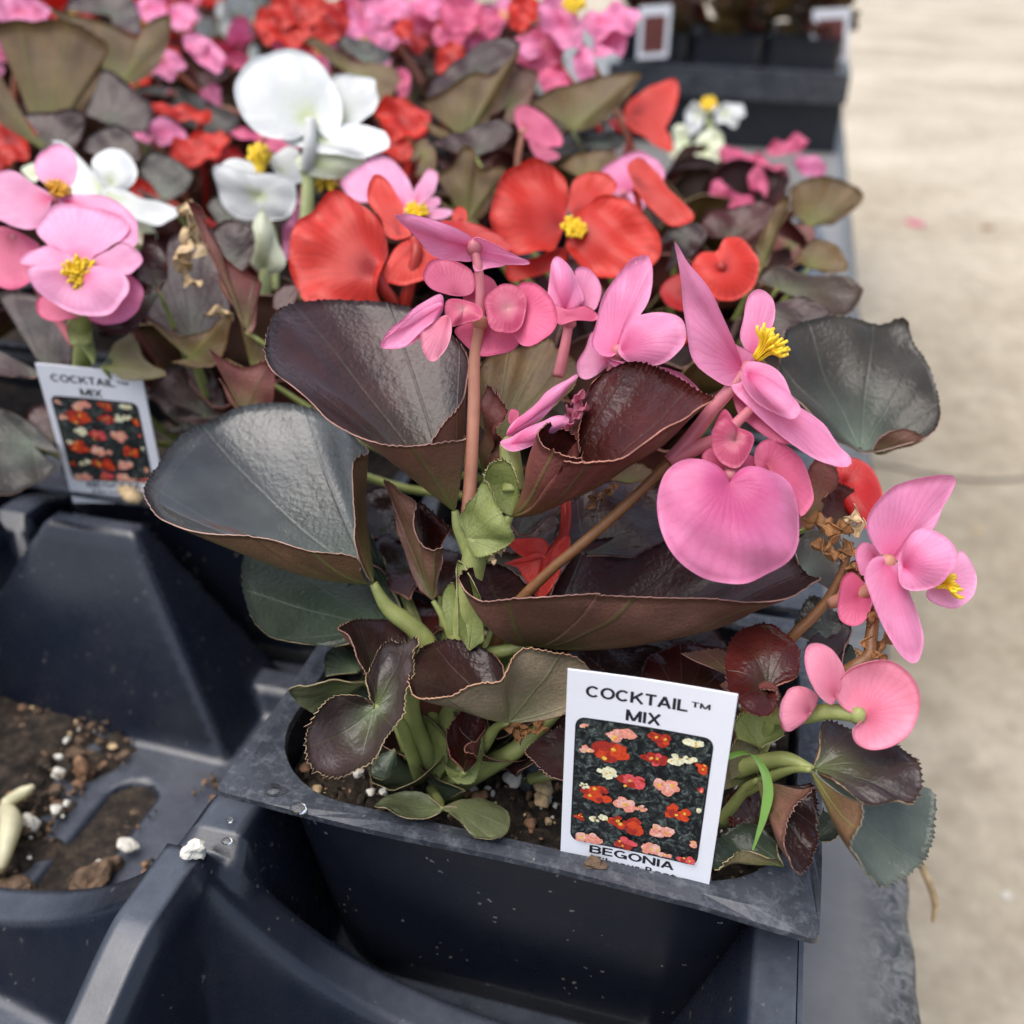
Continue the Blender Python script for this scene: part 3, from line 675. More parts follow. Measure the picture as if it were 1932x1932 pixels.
# dark green leaf under it
hleaf(mp, 'green', 'D', (735, 1190), 204, [(732, 1203, 0), (690, 1207, 0), (630, 1218, 1), (560, 1212, 3), (500, 1195, 6), (470, 1150, 11), (458, 1090, 17), (462, 1050, 22), (500, 1010, 28), (600, 1000, 30), (700, 1040, 25), (750, 1120, 12), (745, 1175, 3)], n=120, flip=True, bulge=-.001, petiole=[('D', 790, 1230, 204), ('D', 830, 1330, 205)])
# long horizontal folded leaf
hleaf(mp, 'bronze', 'D', (1000, 1216), 190, ['R4', (1570, 1900, 1), (1500, 1820, 2), (1420, 1762, 2), (1330, 1736, 1), (1230, 1750, -1), (1160, 1800, -4), 'R7', (1160, 45, -9), (1200, 110, -12), (1285, 158, -14), (1380, 140, -16), (1500, 115, -17), (1700, 108, -18), (1932, 105, -18),
      'R5', (200, 1594, -18), (400, 1600, -18), (600, 1605, -18), (790, 1625, -18), (900, 1615, -17), (1050, 1580, -15), (1150, 1545, -11), (1150, 1515, -6), (1110, 1490, -1), (1060, 1450, 4), (980, 1420, 9), (850, 1400, 12), (700, 1380, 13), (580, 1360, 14), (480, 1348, 14), (350, 1333, 13), (230, 1350, 12), (140, 1380, 11), (60, 1470, 8), (25, 1545, 4)],
      sag=(0, 0, -.0052), n=240, rings=20, flip=True, petiole=[('R7', 1430, 415, 192), ('R7', 1300, 440, 195), ('R7', 1180, 500, 199)], pr=.0020)
# leaf with the pocketed left lobe
hleaf(mp, 'wine', 'R4', (1440, 1465), 190, [(1828, 1150, -4), (1800, 1050, -3), (1750, 1000, -4), (1690, 982, -6), (1640, 950, -8), (1600, 985, -11), (1590, 1025, -13), (1615, 1085, -15), (1680, 1130, -17), (1760, 1165, -18), (1850, 1178, -19), 'R5', (50, 1015, -20), (130, 1020, -21), (220, 1010, -21), (300, 985, -22), (400, 930, -22), (500, 870, -22), (600, 815, -21), (700, 750, -19),
      (640, 715, -15), (550, 660, -10), (450, 610, -5), (350, 595, -2), (250, 625, 0), (180, 680, 0), (155, 740, 0), (130, 830, -1), (120, 900, -2), (132, 985, -4)],
      sag=(0, 0, -.0042), n=220, rings=18, flip=True, petiole=[('R4', 1380, 1550, 190), ('R4', 1290, 1690, 191)], pr=.0024)
# leaves behind the stem
hleaf(mp, 'olive', 'R4', (1350, 1050), 206, [(1220, 900, 0), (1250, 700, 4), (1300, 600, 7), (1400, 560, 9), (1500, 530, 10), (1600, 500, 11), (1660, 485, 11), (1690, 540, 10), (1750, 580, 8), (1815, 640, 6), (1790, 720, 4), (1740, 800, 2), (1600, 950, 0)], n=120, flip=False, bulge=.001, wave=.001, petiole=[('R4', 1330, 1300, 200), ('R4', 1290, 1600, 196)])
hleaf(mp, 'wine', 'R4', (1290, 1250), 197, [(1262, 1000, 0), (1262, 800, -2), (1282, 755, -3), (1340, 790, -4), (1400, 820, -5), (1395, 880, -6), (1360, 920, -7), (1350, 1000, -7), (1380, 1060, -6), (1362, 1120, -6), (1340, 1180, -4)], n=100, teeth=.0007, wave=.0016, flip=False)
hleaf(mp, 'lime', 'R4', (1195, 1590), 188, [(1180, 1500, -1), (1190, 1420, -1), (1240, 1360, -2), (1290, 1275, -3), (1340, 1370, -4), (1400, 1470, -5), (1440, 1540, -5), (1456, 1592, -4), (1400, 1640, -3), (1330, 1680, -2), (1260, 1690, -1), (1200, 1660, 0)], n=110, teeth=.0004, wave=.0009, flip=False)
hleaf(mp, 'lime', 'R4', (1440, 1470), 189, [(1370, 1440, 0), (1310, 1340, -1), (1300, 1230, -2), (1350, 1170, -3), (1420, 1170, -4), (1460, 1230, -4), (1480, 1300, -3), (1490, 1400, -1)], n=90, teeth=.0006, wave=.0005, bulge=.0015, flip=False)
hleaf(mp, 'bronze', 'R4', (1010, 1935), 199, [(1030, 1900, -2), (1048, 1780, -4), (1065, 1640, -6), (1010, 1655, -7), (950, 1620, -6), (915, 1500, -5), (905, 1390, -4), (830, 1330, -2), (755, 1270, 2), (790, 1420, 2), (820, 1560, 2), (880, 1740, 1), (940, 1880, 0)], n=120, flip=False, wave=.0006, petiole=[('R7', 1060, 220, 199), ('R7', 1120, 360, 200), ('R7', 1150, 600, 203)], pr=.0017)
hleaf(mp, 'wine', 'R4', (960, 1720), 206, [(900, 1500, 0), (920, 1400, 2), (980, 1420, 2), (1060, 1500, 0), (1110, 1560, -2), (1060, 1650, -3)], n=80, flip=True)
hleaf(mp, 'wine', 'R4', (880, 1932), 206, [(780, 1880, 2), (760, 1830, 5), (790, 1790, 8), (850, 1780, 9), (920, 1800, 7), (925, 1850, 3)], n=80, flip=True)
hleaf(mp, 'green', 'R4', (860, 2100), 208, [(700, 1900, 2), (650, 1750, 6), (650, 1580, 10), (700, 1640, 9), (760, 1740, 6), (790, 1860, 3)], n=80, flip=True)
# long pale stipule beside the stem
hleaf(mp, 'lime', 'R7', (1210, 420), 191, [(1150, 330, 0), (1145, 150, 0), (1140, 0, 0), (1150, -80, 0), (1200, -20, -3), (1270, 120, -3), (1285, 250, -2), (1290, 370, -1)], n=80, teeth=.0001, wave=.0004, bulge=.0012, flip=False)
hleaf(mp, 'lime', 'R7', (1110, 330), 194, [(1060, 180, 0), (1070, 90, 0), (1120, 40, 0), (1140, 130, 0), (1145, 300, 0)], n=60, teeth=.0001, flip=False)
# twisted small leaf low at the left
hleaf(mp, 'umber', 'R7', (692, 728), 183, [(652, 695, 0), (580, 667, -1), (490, 665, -2), (420, 700, -3), (370, 760, -4), (330, 840, -5), (310, 930, -6), (320, 1010, -7), (360, 1070, -8), (440, 1100, -9), (520, 1105, -10), (600, 1080, -10), (660, 1050, -10), (710, 980, -9), (740, 900, -8), (800, 820, -7), (840, 760, -6), (870, 650, -4), (890, 540, -2), (890, 420, 1), (930, 382, 2), (900, 340, 4), (860, 370, 5), (820, 375, 6), (770, 365, 7), (720, 400, 7), (690, 460, 6), (660, 530, 4), (642, 600, 2), (668, 690, 0)],
      sag=(0, .001, -.002), n=220, rings=16, teeth=.0006, flip=True, petiole=[('R7', 820, 800, 188), ('R7', 880, 950, 197), ('R7', 940, 1120, 207)], pr=.0019)
hleaf(mp, 'bronze', 'R7', (720, 600), 194, [(655, 590, -3), (620, 510, -5), (580, 430, -6), (540, 340, -5), (505, 290, -3), (560, 258, 3), (640, 252, 6), (760, 250, 9), (850, 290, 9), (860, 400, 7), (800, 500, 4)], n=130, flip=True, petiole=[('R7', 850, 800, 200), ('R7', 920, 1050, 206)])
hleaf(mp, 'moss', 'R7', (640, 590), 201, [(560, 585, -3), (400, 592, -4), (260, 612, -4), (215, 632, -3), (240, 690, 0), (300, 730, 2), (370, 745, 4), (450, 700, 6), (560, 650, 5)], n=90, flip=True, teeth=.0001, petiole=[('R7', 760, 700, 203), ('R7', 880, 1000, 208)])
hleaf(mp, 'green', 'R7', (600, 540), 207, [(420, 560, 2), (410, 470, 6), (450, 390, 10), (560, 400, 10), (650, 480, 6)], n=80, flip=True, teeth=.0002)
# low middle leaf with its tan underside
hleaf(mp, 'tan', 'R7', (1420, 812), 183, [(1720, 775, -4), (1830, 720, -5), (1890, 600, -6), (1850, 500, -7), (1750, 450, -8), (1600, 433, -9), (1510, 430, -9), (1440, 480, -9), (1400, 530, -10), (1370, 580, -10), (1250, 622, -10), (1130, 680, -10), (1060, 682, -10), (960, 652, -8), (890, 600, -5), (888, 520, 0), (920, 440, 4), (980, 390, 7), (1060, 362, 9), (1150, 370, 10), (1260, 390, 9), (1340, 440, 7), (1400, 500, 4)],
      sag=(0, 0, -.0008), n=190, rings=16, teeth=.0004, flip=True, petiole=[('R7', 1350, 850, 190), ('R7', 1250, 1000, 200), ('R7', 1060, 1130, 207)], pr=.0018)
# curled wine leaf low in the middle
hleaf(mp, 'wine', 'R7', (1185, 1085), 192, [(1100, 1010, -2), (1104, 880, 0), (1130, 790, 2), (1170, 740, 4), (1230, 752, 5), (1282, 790, 4), (1298, 900, 0), (1262, 925, -3), (1205, 935, -4), (1190, 975, -5), (1238, 1000, -4), (1244, 1050, -2)], n=110, wave=.0007, flip=True, petiole=[('R7', 1150, 1120, 198), ('R7', 1050, 1150, 208)])
hleaf(mp, 'lime', 'R7', (1100, 1110), 196, [(1090, 1050, 0), (1180, 1090, -2), (1240, 1050, -3), (1290, 900, -3), (1285, 960, -3), (1260, 1080, -3), (1220, 1150, -2), (1140, 1150, -1)], n=70, teeth=.0005, flip=False)
# small leaves at the foot of the stem
hleaf(mp, 'green', 'R7', (800, 960), 201, [(740, 990, -1), (670, 1050, -2), (668, 1100, -3), (730, 1130, -4), (780, 1100, -3), (815, 1020, -1)], n=70, teeth=.0001, flip=True)
hleaf(mp, 'lime', 'R7', (1000, 1070), 203, [(920, 930, -1), (910, 800, -2), (960, 780, -3), (1040, 850, -4), (1080, 930, -4), (1080, 1040, -3), (1050, 1120, -1)], n=70, teeth=.0001, flip=False, bulge=.001)
hleaf(mp, 'green', 'R7', (990, 1150), 204, [(960, 1110, 0), (1040, 1130, -3), (1120, 1160, -5), (1190, 1190, -6), (1100, 1220, -5), (1010, 1235, -3)], n=70, teeth=.0001, flip=True)
hleaf(mp, 'green', 'R7', (850, 950), 205, [(835, 850, 1), (850, 700, 3), (900, 690, 3), (960, 760, 2), (990, 900, 0), (960, 1040, -1)], n=70, teeth=.0001, flip=False)
# yellowing leaf lying over the rim: left half and right half
hleaf(mp, 'moss', 'R7', (1065, 1292), 189, [(1040, 1270, 0), (1000, 1228, 3), (930, 1196, 5), (840, 1196, 6), (760, 1222, 5), (690, 1262, 3), (760, 1308, 0), (850, 1332, -2), (960, 1322, -2), (1040, 1306, -1)], n=100, teeth=.0002, flip=True, sag=(0, 0, -.0006))
hleaf(mp, 'moss', 'R7', (1062, 1292), 189, [(1150, 1285, -1), (1180, 1262, 1), (1260, 1242, 3), (1350, 1270, 2), (1420, 1312, 0), (1432, 1370, -3), (1400, 1430, -6), (1320, 1452, -7), (1235, 1446, -7), (1212, 1395, -5), (1150, 1342, -3), (1090, 1306, -1)], n=110, teeth=.0003, flip=True, sag=(0, 0, .0012), petiole=[('R7', 1050, 1260, 194), ('R7', 1000, 1180, 204)], pr=.0014)
# purple leaf behind the tag
hleaf(mp, 'bronze', 'R7', (1800, 960), 190, [(1720, 830, 2), (1610, 890, 0), (1530, 960, -2), (1530, 1010, -4), (1590, 1050, -6), (1680, 1112, -7), (1760, 1120, -7), (1850, 1080, -6)], n=110, flip=True, petiole=[('R7', 1500, 950, 196), ('R7', 1300, 1050, 203)])
# right-hand leaves by the tag
hleaf(mp, 'wine', 'R8', (940, 270), 172, [(985, 240, -2), (1045, 205, -1), (1064, 140, 2), (1050, 80, 5), (1000, 30, 8), (950, 2, 10), (890, 5, 10), (830, 30, 9), (790, 80, 6), (780, 180, 1), (800, 270, -4), (860, 330, -7), (930, 346, -7), (975, 305, -5), (980, 262, -3)], n=150, bulge=.0028, flip=True, wave=.0004, teeth=.0005, petiole=[('R8', 940, 420, 180), ('R8', 860, 600, 187)])
hleaf(mp, 'wine', 'R8', (945, 285), 171.5, [(905, 285, -1), (912, 255, -2), (945, 240, -2.5), (978, 250, -2), (980, 285, -1), (955, 310, -.5)], n=50, teeth=.0006, flip=True, bulge=-.002)
hleaf(mp, 'umber', 'R8', (1118, 560), 172, [(1140, 470, 0), (1135, 400, 2), (1180, 372, 3), (1260, 400, 3), (1400, 450, 1), (1500, 520, -3), (1535, 600, -7), (1500, 690, -10), (1420, 672, -11), (1330, 686, -10), (1260, 665, -9), (1220, 620, -7), (1180, 590, -4)], n=150, bulge=.0012, flip=True, wave=.0006, teeth=.0006, petiole=[('R8', 1020, 520, 175), ('R8', 920, 530, 179), ('R8', 820, 560, 184)], pr=.0022)
hleaf(mp, 'sage', 'R8', (1108, 560), 171, [(1300, 688, -14), (1290, 780, -15), (1262, 850, -15), (1285, 930, -14), (1312, 975, -12), (1400, 1002, -8), (1480, 960, -5), (1560, 880, -2), (1586, 750, 1), (1580, 660, 3), (1530, 628, 4), (1400, 640, 4), (1250, 620, 2)], n=150, flip=True, sag=(0, 0, -.001), wave=.0005, teeth=.0006, petiole=[('R8', 1010, 560, 176), ('R8', 850, 640, 184)])
hleaf(mp, 'bronze', 'R8', (900, 600), 178, [(1112, 625, -7), (1045, 700, -9), (1012, 790, -10), (1000, 860, -11), (1020, 940, -11), (1052, 965, -10), (1100, 920, -8), (1135, 800, -4), (1130, 680, -2), (1110, 610, 0)], n=130, flip=True, wave=.0006, teeth=.0006, sag=(0, 0, -.001), petiole=[('R8', 850, 640, 183), ('R8', 760, 760, 190)])
hleaf(mp, 'green', 'R8', (1000, 935), 178, [(960, 925, -1), (880, 900, -2), (800, 905, -2), (735, 905, -1), (735, 850, 3), (790, 790, 6), (880, 770, 7), (960, 830, 4), (1000, 890, 1)], n=90, flip=True, wave=.0012)
hleaf(mp, 'green', 'R8', (1130, 820), 186, [(1130, 780, 0), (1150, 720, 2), (1190, 750, 1), (1215, 800, -1), (1190, 830, -2), (1140, 835, -1)], n=50, flip=True)
hleaf(mp, 'lime', 'R8', (900, 470), 180, [(830, 440, -1), (815, 370, 0), (870, 330, 1), (950, 350, 0), (1000, 400, -2), (980, 450, -3), (920, 480, -2)], n=70, flip=False, teeth=.0003)
hleaf(mp, 'green', 'R8', (860, 560), 182, [(800, 600, -1), (790, 500, 0), (830, 430, 1), (900, 430, 0), (920, 480, -1)], n=70, flip=False, teeth=.0003)
hleaf(mp, 'green', 'R8', (820, 620), 184, [(770, 640, -1), (780, 560, 0), (870, 560, 0), (910, 600, -2), (860, 650, -3)], n=60, flip=False, teeth=.0002)
hleaf(mp, 'wine', 'R8', (900, 800), 186, [(800, 780, 0), (780, 680, 2), (850, 620, 2), (930, 660, 0), (960, 760, -2)], n=60, flip=True)
hleaf(mp, 'bronze', 'R8', (800, 200), 186, [(610, 108, 0), (680, 95, 2), (780, 100, 3), (830, 180, 1), (830, 300, -1), (760, 230, -2)], n=80, flip=False)
hleaf(mp, 'bronze', 'R8', (1160, 230), 184, [(1080, 160, 2), (1090, 80, 5), (1150, 20, 8), (1230, -20, 9), (1265, 20, 7), (1230, 100, 3), (1200, 170, 0)], n=80, flip=True)
hleaf(mp, 'green', 'R8', (1220, 190), 189, [(1180, 110, 3), (1230, 70, 4), (1270, 90, 3), (1280, 150, 1), (1240, 180, 0)], n=50, flip=True)
hleaf(mp, 'bronze', 'R7', (1840, 560), 192, [(1760, 470, 2), (1830, 450, 4), (1920, 500, 3), (1990, 570, 0)], n=60, flip=True)
# dark leaves under the long one, behind the tag
hleaf(mp, 'bronze', 'D', (1120, 1330), 196, [(1030, 1290, 0), (1060, 1240, 5), (1140, 1215, 9), (1240, 1225, 9), (1270, 1280, 4), (1210, 1330, -2)], n=80, flip=True, petiole=[('D', 1040, 1400, 200), ('D', 900, 1460, 207)])
hleaf(mp, 'wine', 'D', (1290, 1330), 192, [(1200, 1300, 1), (1230, 1235, 6), (1310, 1215, 9), (1390, 1240, 7), (1400, 1300, 2), (1350, 1340, -2)], n=80, flip=True, petiole=[('D', 1200, 1420, 197), ('D', 1000, 1470, 206)])
hleaf(mp, 'bronze', 'D', (1210, 1290), 201, [(1090, 1260, 2), (1120, 1200, 8), (1240, 1170, 13), (1350, 1190, 11), (1370, 1250, 5), (1300, 1300, 0)], n=80, flip=True)
# leaves filling the heart of the plant behind the stems
for (kd, bx_, by_, dd_, rr_) in (('bronze', 760, 1060, 214, 62), ('wine', 830, 1090, 212, 58), ('bronze', 720, 980, 222, 60), ('olive', 940, 1060, 212, 56), ('bronze', 1000, 1010, 216, 60), ('wine', 790, 1180, 209, 48), ('green', 700, 1130, 214, 50), ('bronze', 960, 1160, 208, 50), ('bronze', 1130, 1040, 214, 66)):
    hleaf(mp, kd, 'D', (bx_, by_ + rr_ * .6), dd_, [(bx_ + rr_ * q[0], by_ + rr_ * q[1], q[2]) for q in ((-.55, .55, -2), (-1.0, .1, 0), (-.85, -.55, 5), (-.3, -.95, 8), (.35, -.9, 8), (.9, -.45, 5), (1.0, .15, 0), (.55, .6, -3))], n=80, flip=True, wave=.001, petiole=[('D', (bx_ + 850) / 2, (by_ + 1400) / 2, 210), ('D', 850, 1470, 212)])
# dark back leaves right of the stem
hleaf(mp, 'bronze', 'R5', (150, 1420), 200, [(20, 1340, 0), (60, 1240, 5), (160, 1140, 10), (330, 1080, 13), (430, 1110, 12), (520, 1200, 8), (500, 1330, 2), (350, 1420, -2)], n=110, flip=True, wave=.001)
hleaf(mp, 'bronze', 'R4', (1480, 1580), 201, [(1440, 1500, 0), (1460, 1440, 3), (1560, 1370, 6), (1680, 1340, 6), (1720, 1420, 3), (1640, 1500, -2), (1550, 1560, -3)], n=90, flip=True)
hleaf(mp, 'slate', 'R5', (1080, 1500), 196, [(1050, 1400, 4), (1100, 1320, 8), (1200, 1310, 9), (1260, 1380, 6), (1250, 1480, 1), (1200, 1560, -2)], n=80, flip=True)
hleaf(mp, 'olive', 'R5', (330, 1110), 203, [(250, 1090, 0), (300, 1040, 2), (380, 1020, 3), (440, 1060, 1), (400, 1100, 0)], n=50, flip=False)
hleaf(mp, 'slate', 'R5', (1200, 1800), 190, [(1050, 1770, 2), (1060, 1680, 5), (1120, 1600, 8), (1200, 1640, 7), (1290, 1720, 3), (1270, 1790, 0)], n=70, flip=True)

# ---- flowers of the nearest plant
fl = flower(mp, 'Q5', (1440, 1590), 184, stalk=[('Q5', 1470, 1720, 184), ('R4', 1270, 200, 185), ('R4', 1270, 400, 186)], sr=.0009, sm='stem_pink')
petal(fl, 'pink', 'Q5', (1430, 1590), 184, [(930, 1385), (1050, 1392), (1200, 1425), (1330, 1470), (1430, 1530), (1440, 1590), (1430, 1680), (1300, 1670), (1170, 1640), (1080, 1540), (1000, 1450)], tx=.25, ty=-.5, cup=.25, bulge=.001)
petal(fl, 'pink', 'Q5', (1440, 1600), 184, [(1440, 1525), (1560, 1560), (1700, 1640), (1805, 1692), (1720, 1705), (1600, 1712), (1500, 1722), (1450, 1680)], tx=.3, ty=-.6, cup=.1)
petal(fl, 'pink', 'Q5', (1450, 1640), 186, [(1450, 1560), (1560, 1580), (1700, 1640), (1640, 1700), (1520, 1732), (1440, 1720)], tx=.5, ty=1.2)
# female cluster below it
fl = flower(mp, 'R4', (1270, 400), 186, stalk=[('R4', 1240, 600, 187), ('R4', 1235, 900, 188), ('R4', 1215, 1300, 189), ('R4', 1200, 1480, 190)], sr=.0012, sm='stem_peach')
petal(fl, 'rose', 'R4', (1130, 240), 187, [(955, 130), (1000, 60), (1080, 50), (1170, 85), (1230, 130), (1235, 230), (1130, 250), (1020, 225), (970, 180)], ty=.6, cup=.2)
petal(fl, 'rose', 'R4', (1290, 280), 189, [(1170, 200), (1200, 140), (1280, 130), (1350, 170), (1370, 260), (1300, 330), (1200, 320)], ty=.6, cup=.2)
petal(fl, 'pink', 'R4', (1060, 300), 182, [(722, 538), (740, 490), (820, 400), (920, 310), (1050, 242), (1065, 330), (1000, 420), (920, 500), (820, 542)], tx=.35, ty=.1, cup=-.3, bulge=.001)
petal(fl, 'pink', 'R4', (1060, 310), 180.5, [(722, 540), (800, 450), (930, 340), (1056, 285), (1050, 340), (980, 430), (860, 525)], tx=.35, ty=.1, cup=-.2)
petal(fl, 'salmon', 'R4', (1090, 370), 181, [(942, 520), (950, 440), (1010, 390), (1090, 360), (1112, 430), (1085, 540), (1020, 612), (970, 590)], tx=.1, ty=.0, cup=.3)
petal(fl, 'rose', 'R4', (1450, 370), 186, [(1480, 192), (1560, 180), (1640, 230), (1692, 320), (1692, 420), (1620, 500), (1560, 525), (1480, 508), (1430, 400), (1450, 280)], tx=-.3, ty=.3, cup=.35)
petal(fl, 'rose', 'R4', (1300, 420), 188, [(1130, 440), (1250, 395), (1400, 400), (1485, 490), (1440, 560), (1340, 590), (1260, 582), (1180, 515)], ty=.1, cup=.2)
petal(fl, 'ovary', 'R4', (1420, 330), 184, [(1300, 260), (1380, 190), (1460, 195), (1520, 250), (1525, 330), (1490, 430), (1420, 465), (1330, 440), (1300, 350)], cup=.25, bulge=.0008, name='ovary')
petal(fl, 'ovary', 'R4', (1180, 330), 183, [(1080, 290), (1130, 270), (1220, 290), (1280, 330), (1280, 390), (1180, 400), (1110, 420), (1080, 360)], cup=.3, bulge=.0008, name='ovary')
# flower right of centre
fl = flower(mp, 'R5', (290, 545), 196, stalk=[('R5', 240, 700, 198), ('R5', 150, 900, 199)], sm='stem_pink')
petal(fl, 'pink', 'R5', (275, 550), 195, [(385, 132), (430, 130), (440, 230), (420, 320), (370, 420), (330, 500), (270, 565), (210, 565), (175, 510), (200, 420), (220, 330), (280, 220), (340, 160)], tx=.2, ty=.5, cup=.3, bulge=-.0015)
petal(fl, 'pink', 'R5', (310, 540), 194, [(300, 505), (330, 440), (400, 385), (500, 373), (570, 410), (582, 480), (540, 560), (470, 602), (380, 602), (300, 560)], tx=-.3, ty=.3, cup=.2, bulge=.002)
petal(fl, 'lpink', 'R5', (260, 570), 198, [(190, 460), (150, 530), (118, 590), (125, 650), (170, 662), (240, 605), (270, 570)], tx=-.2, ty=.1)
petal(fl, 'pink', 'R5', (250, 580), 195, [(240, 572), (340, 598), (480, 612), (560, 636), (620, 685), (640, 715), (560, 690), (450, 650), (330, 640)], tx=-.2, ty=-.3)
fl = flower(mp, 'R4', (1760, 400), 204, stalk=[('R4', 1740, 520, 204), ('R4', 1700, 700, 204)], sm='stem_pink')
petal(fl, 'pink', 'R4', (1740, 340), 203, [(1645, 230), (1660, 120), (1690, 42), (1760, 90), (1800, 160), (1840, 270), (1800, 310), (1730, 330), (1660, 290)], ty=.4, cup=.3, bulge=.002)
petal(fl, 'pink', 'R4', (1800, 310), 205, [(1800, 120), (1860, 100), (1920, 160), (1940, 240), (1900, 330), (1840, 280)], ty=.4, cup=.2)
petal(fl, 'rose', 'R4', (1760, 360), 202, [(1680, 310), (1760, 330), (1850, 310), (1920, 350), (1900, 385), (1800, 390), (1700, 410)], ty=.2)
# star flower
fl = flower(mp, 'R5', (850, 620), 176, stalk=[('R5', 770, 710, 177), ('R5', 700, 790, 178), ('R5', 600, 920, 179), ('R5', 515, 1015, 180)], sr=.0013, sm='stem_pink')
petal(fl, 'pink', 'R5', (830, 620), 176, [(535, 70), (572, 115), (620, 230), (680, 370), (760, 490), (875, 562), (840, 650), (770, 692), (700, 662), (620, 590), (590, 470), (570, 300), (550, 160)], tx=.1, ty=-.05, cup=.2, bulge=.001)
petal(fl, 'pink', 'R5', (870, 560), 178, [(815, 480), (830, 400), (850, 310), (900, 285), (950, 320), (967, 380), (950, 450), (910, 530), (870, 575), (835, 540)], ty=.5, cup=.1)
petal(fl, 'pink', 'R5', (850, 640), 174, [(820, 640), (850, 588), (930, 600), (1000, 650), (1040, 740), (1076, 790), (1050, 832), (1000, 822), (900, 770), (840, 705)], tx=-.35, ty=.3, cup=.3, bulge=.002)
petal(fl, 'pink', 'R5', (840, 690), 175, [(778, 690), (850, 655), (930, 740), (1080, 785), (1180, 860), (1250, 950), (1297, 1012), (1260, 1042), (1150, 1010), (1050, 950), (950, 870), (860, 790)], tx=-.1, ty=.15, cup=.1, bulge=.001)
petal(fl, 'rose', 'R5', (830, 760), 178, [(780, 690), (860, 800), (950, 880), (1040, 945), (960, 925), (860, 860), (800, 790)], tx=-.2, ty=.4)
stamens(fl, 'R5', (885, 575), 175, (985, 470), -3, 34, spread=.0030)
stem(mp, 'R5', [(515, 1015, 180), (380, 1150, 182), (240, 1280, 184), (100, 1400, 186), (0, 1485, 188), 'R7', (1450, 190, 192), (1340, 420, 197), (1200, 700, 203)], [.0009, .00095, .001, .001, .0011, .0012, .0014, .0016], 'stem_brown', 'flower_stalk', 50)
# heart-shaped bloom with its winged ovary
fl = flower(mp, 'R5', (775, 1080), 172, stalk=[('R5', 790, 920, 175), ('R5', 650, 950, 178), ('R5', 520, 1015, 180)], sr=.0013, sm='stem_pink')
petal(fl, 'heart', 'R5', (770, 1115), 169, [(730, 1070, 1), (690, 1020, 1), (620, 1002), (550, 1020), (490, 1080), (460, 1180), (470, 1290), (510, 1390), (570, 1460), (650, 1510), (740, 1536), (830, 1540), (930, 1500), (1010, 1450), (1060, 1360), (1078, 1270), (1060, 1180), (1010, 1100), (940, 1055), (870, 1048, 1), (820, 1068, 1), (788, 1108, 1)], tx=0, ty=.35, cup=-.25, bulge=.0034, n=110, rings=16, wave=.0009)
petal(fl, 'rose', 'R5', (930, 1030), 174, [(888, 960), (930, 920), (1000, 940), (1070, 1000), (1120, 1100), (1132, 1180), (1080, 1252), (1060, 1180), (1020, 1100), (960, 1060), (890, 1040)], tx=.2, ty=.2, cup=.2, bulge=.001)
petal(fl, 'ovary', 'R5', (790, 930), 172.5, [(700, 870), (740, 830), (800, 870), (870, 900), (865, 960), (820, 1030), (770, 1030), (720, 990), (700, 940)], cup=.4, bulge=.0015, name='ovary')
petal(fl, 'ovary', 'R5', (760, 860), 174, [(705, 850), (750, 790), (790, 850), (770, 890), (720, 890)], cup=.4, name='ovary')
petal(fl, 'rose', 'R5', (740, 1010), 174.5, [(650, 1000), (680, 960), (740, 960), (850, 980), (900, 1010), (880, 1060), (760, 1080), (690, 1050)], ty=.2)
stem(mp, 'R5', [(860, 790, 175), (810, 840, 174), (770, 885, 173)], [.0008, .0009, .001], 'stem_pink', 'flower_stalk', 10)
# bloom hanging out at the right
fl = flower(mp, 'R5', (1450, 1450), 175, stalk=[('R5', 1370, 1560, 178), ('R5', 1280, 1600, 180), ('R5', 1200, 1620, 182)], sr=.0012, sm='stem_peach')
petal(fl, 'pink', 'R5', (1460, 1440), 175, [(1372, 1340), (1364, 1270), (1400, 1190), (1480, 1120), (1600, 1085), (1738, 1080), (1720, 1160), (1680, 1240), (1640, 1310), (1560, 1390), (1500, 1442), (1420, 1412)], tx=.1, ty=.25, cup=.2, bulge=-.001)
petal(fl, 'pink', 'R5', (1440, 1450), 174, [(1350, 1480), (1390, 1428), (1460, 1428), (1500, 1470), (1540, 1560), (1580, 1650), (1597, 1750), (1590, 1850), (1560, 1882), (1500, 1840), (1440, 1740), (1390, 1640), (1360, 1550)], tx=0, ty=.1, cup=.1, bulge=.001)
petal(fl, 'pink', 'R5', (1520, 1470), 172, [(1500, 1430), (1540, 1350), (1600, 1303), (1680, 1328), (1742, 1390), (1742, 1460), (1690, 1530), (1620, 1562), (1540, 1567), (1500, 1530)], tx=-.25, ty=.2, cup=.4, bulge=.0022)
petal(fl, 'lpink', 'R5', (1680, 1530), 174, [(1745, 1400), (1790, 1430), (1832, 1490), (1837, 1540), (1810, 1600), (1740, 1646), (1660, 1632), (1612, 1582), (1700, 1480)], tx=.1, ty=.3, cup=-.1)
stamens(fl, 'R5', (1640, 1540), 172.5, (1730, 1500), -1, 30, spread=.0036)
petal(fl, 'pink', 'R5', (1400, 1430), 178, [(1310, 1420), (1330, 1370), (1370, 1370), (1410, 1410), (1380, 1470), (1340, 1500)], ty=.3)
petal(fl, 'rose', 'R5', (1320, 1600), 178, [(1235, 1620), (1245, 1530), (1300, 1490), (1370, 1560), (1385, 1620), (1350, 1700), (1300, 1722), (1250, 1690)], ty=.2, cup=.2)
stem(mp, 'R5', [(1290, 1360, 180), (1250, 1500, 181), (1190, 1610, 182), (1120, 1690, 183), (1040, 1770, 184), (950, 1900, 187), 'R8', (860, 330, 191), (820, 600, 197)], [.0007, .0008, .001, .0011, .0011, .0012, .0014, .0016], 'stem_brown', 'flower_stalk', 40)
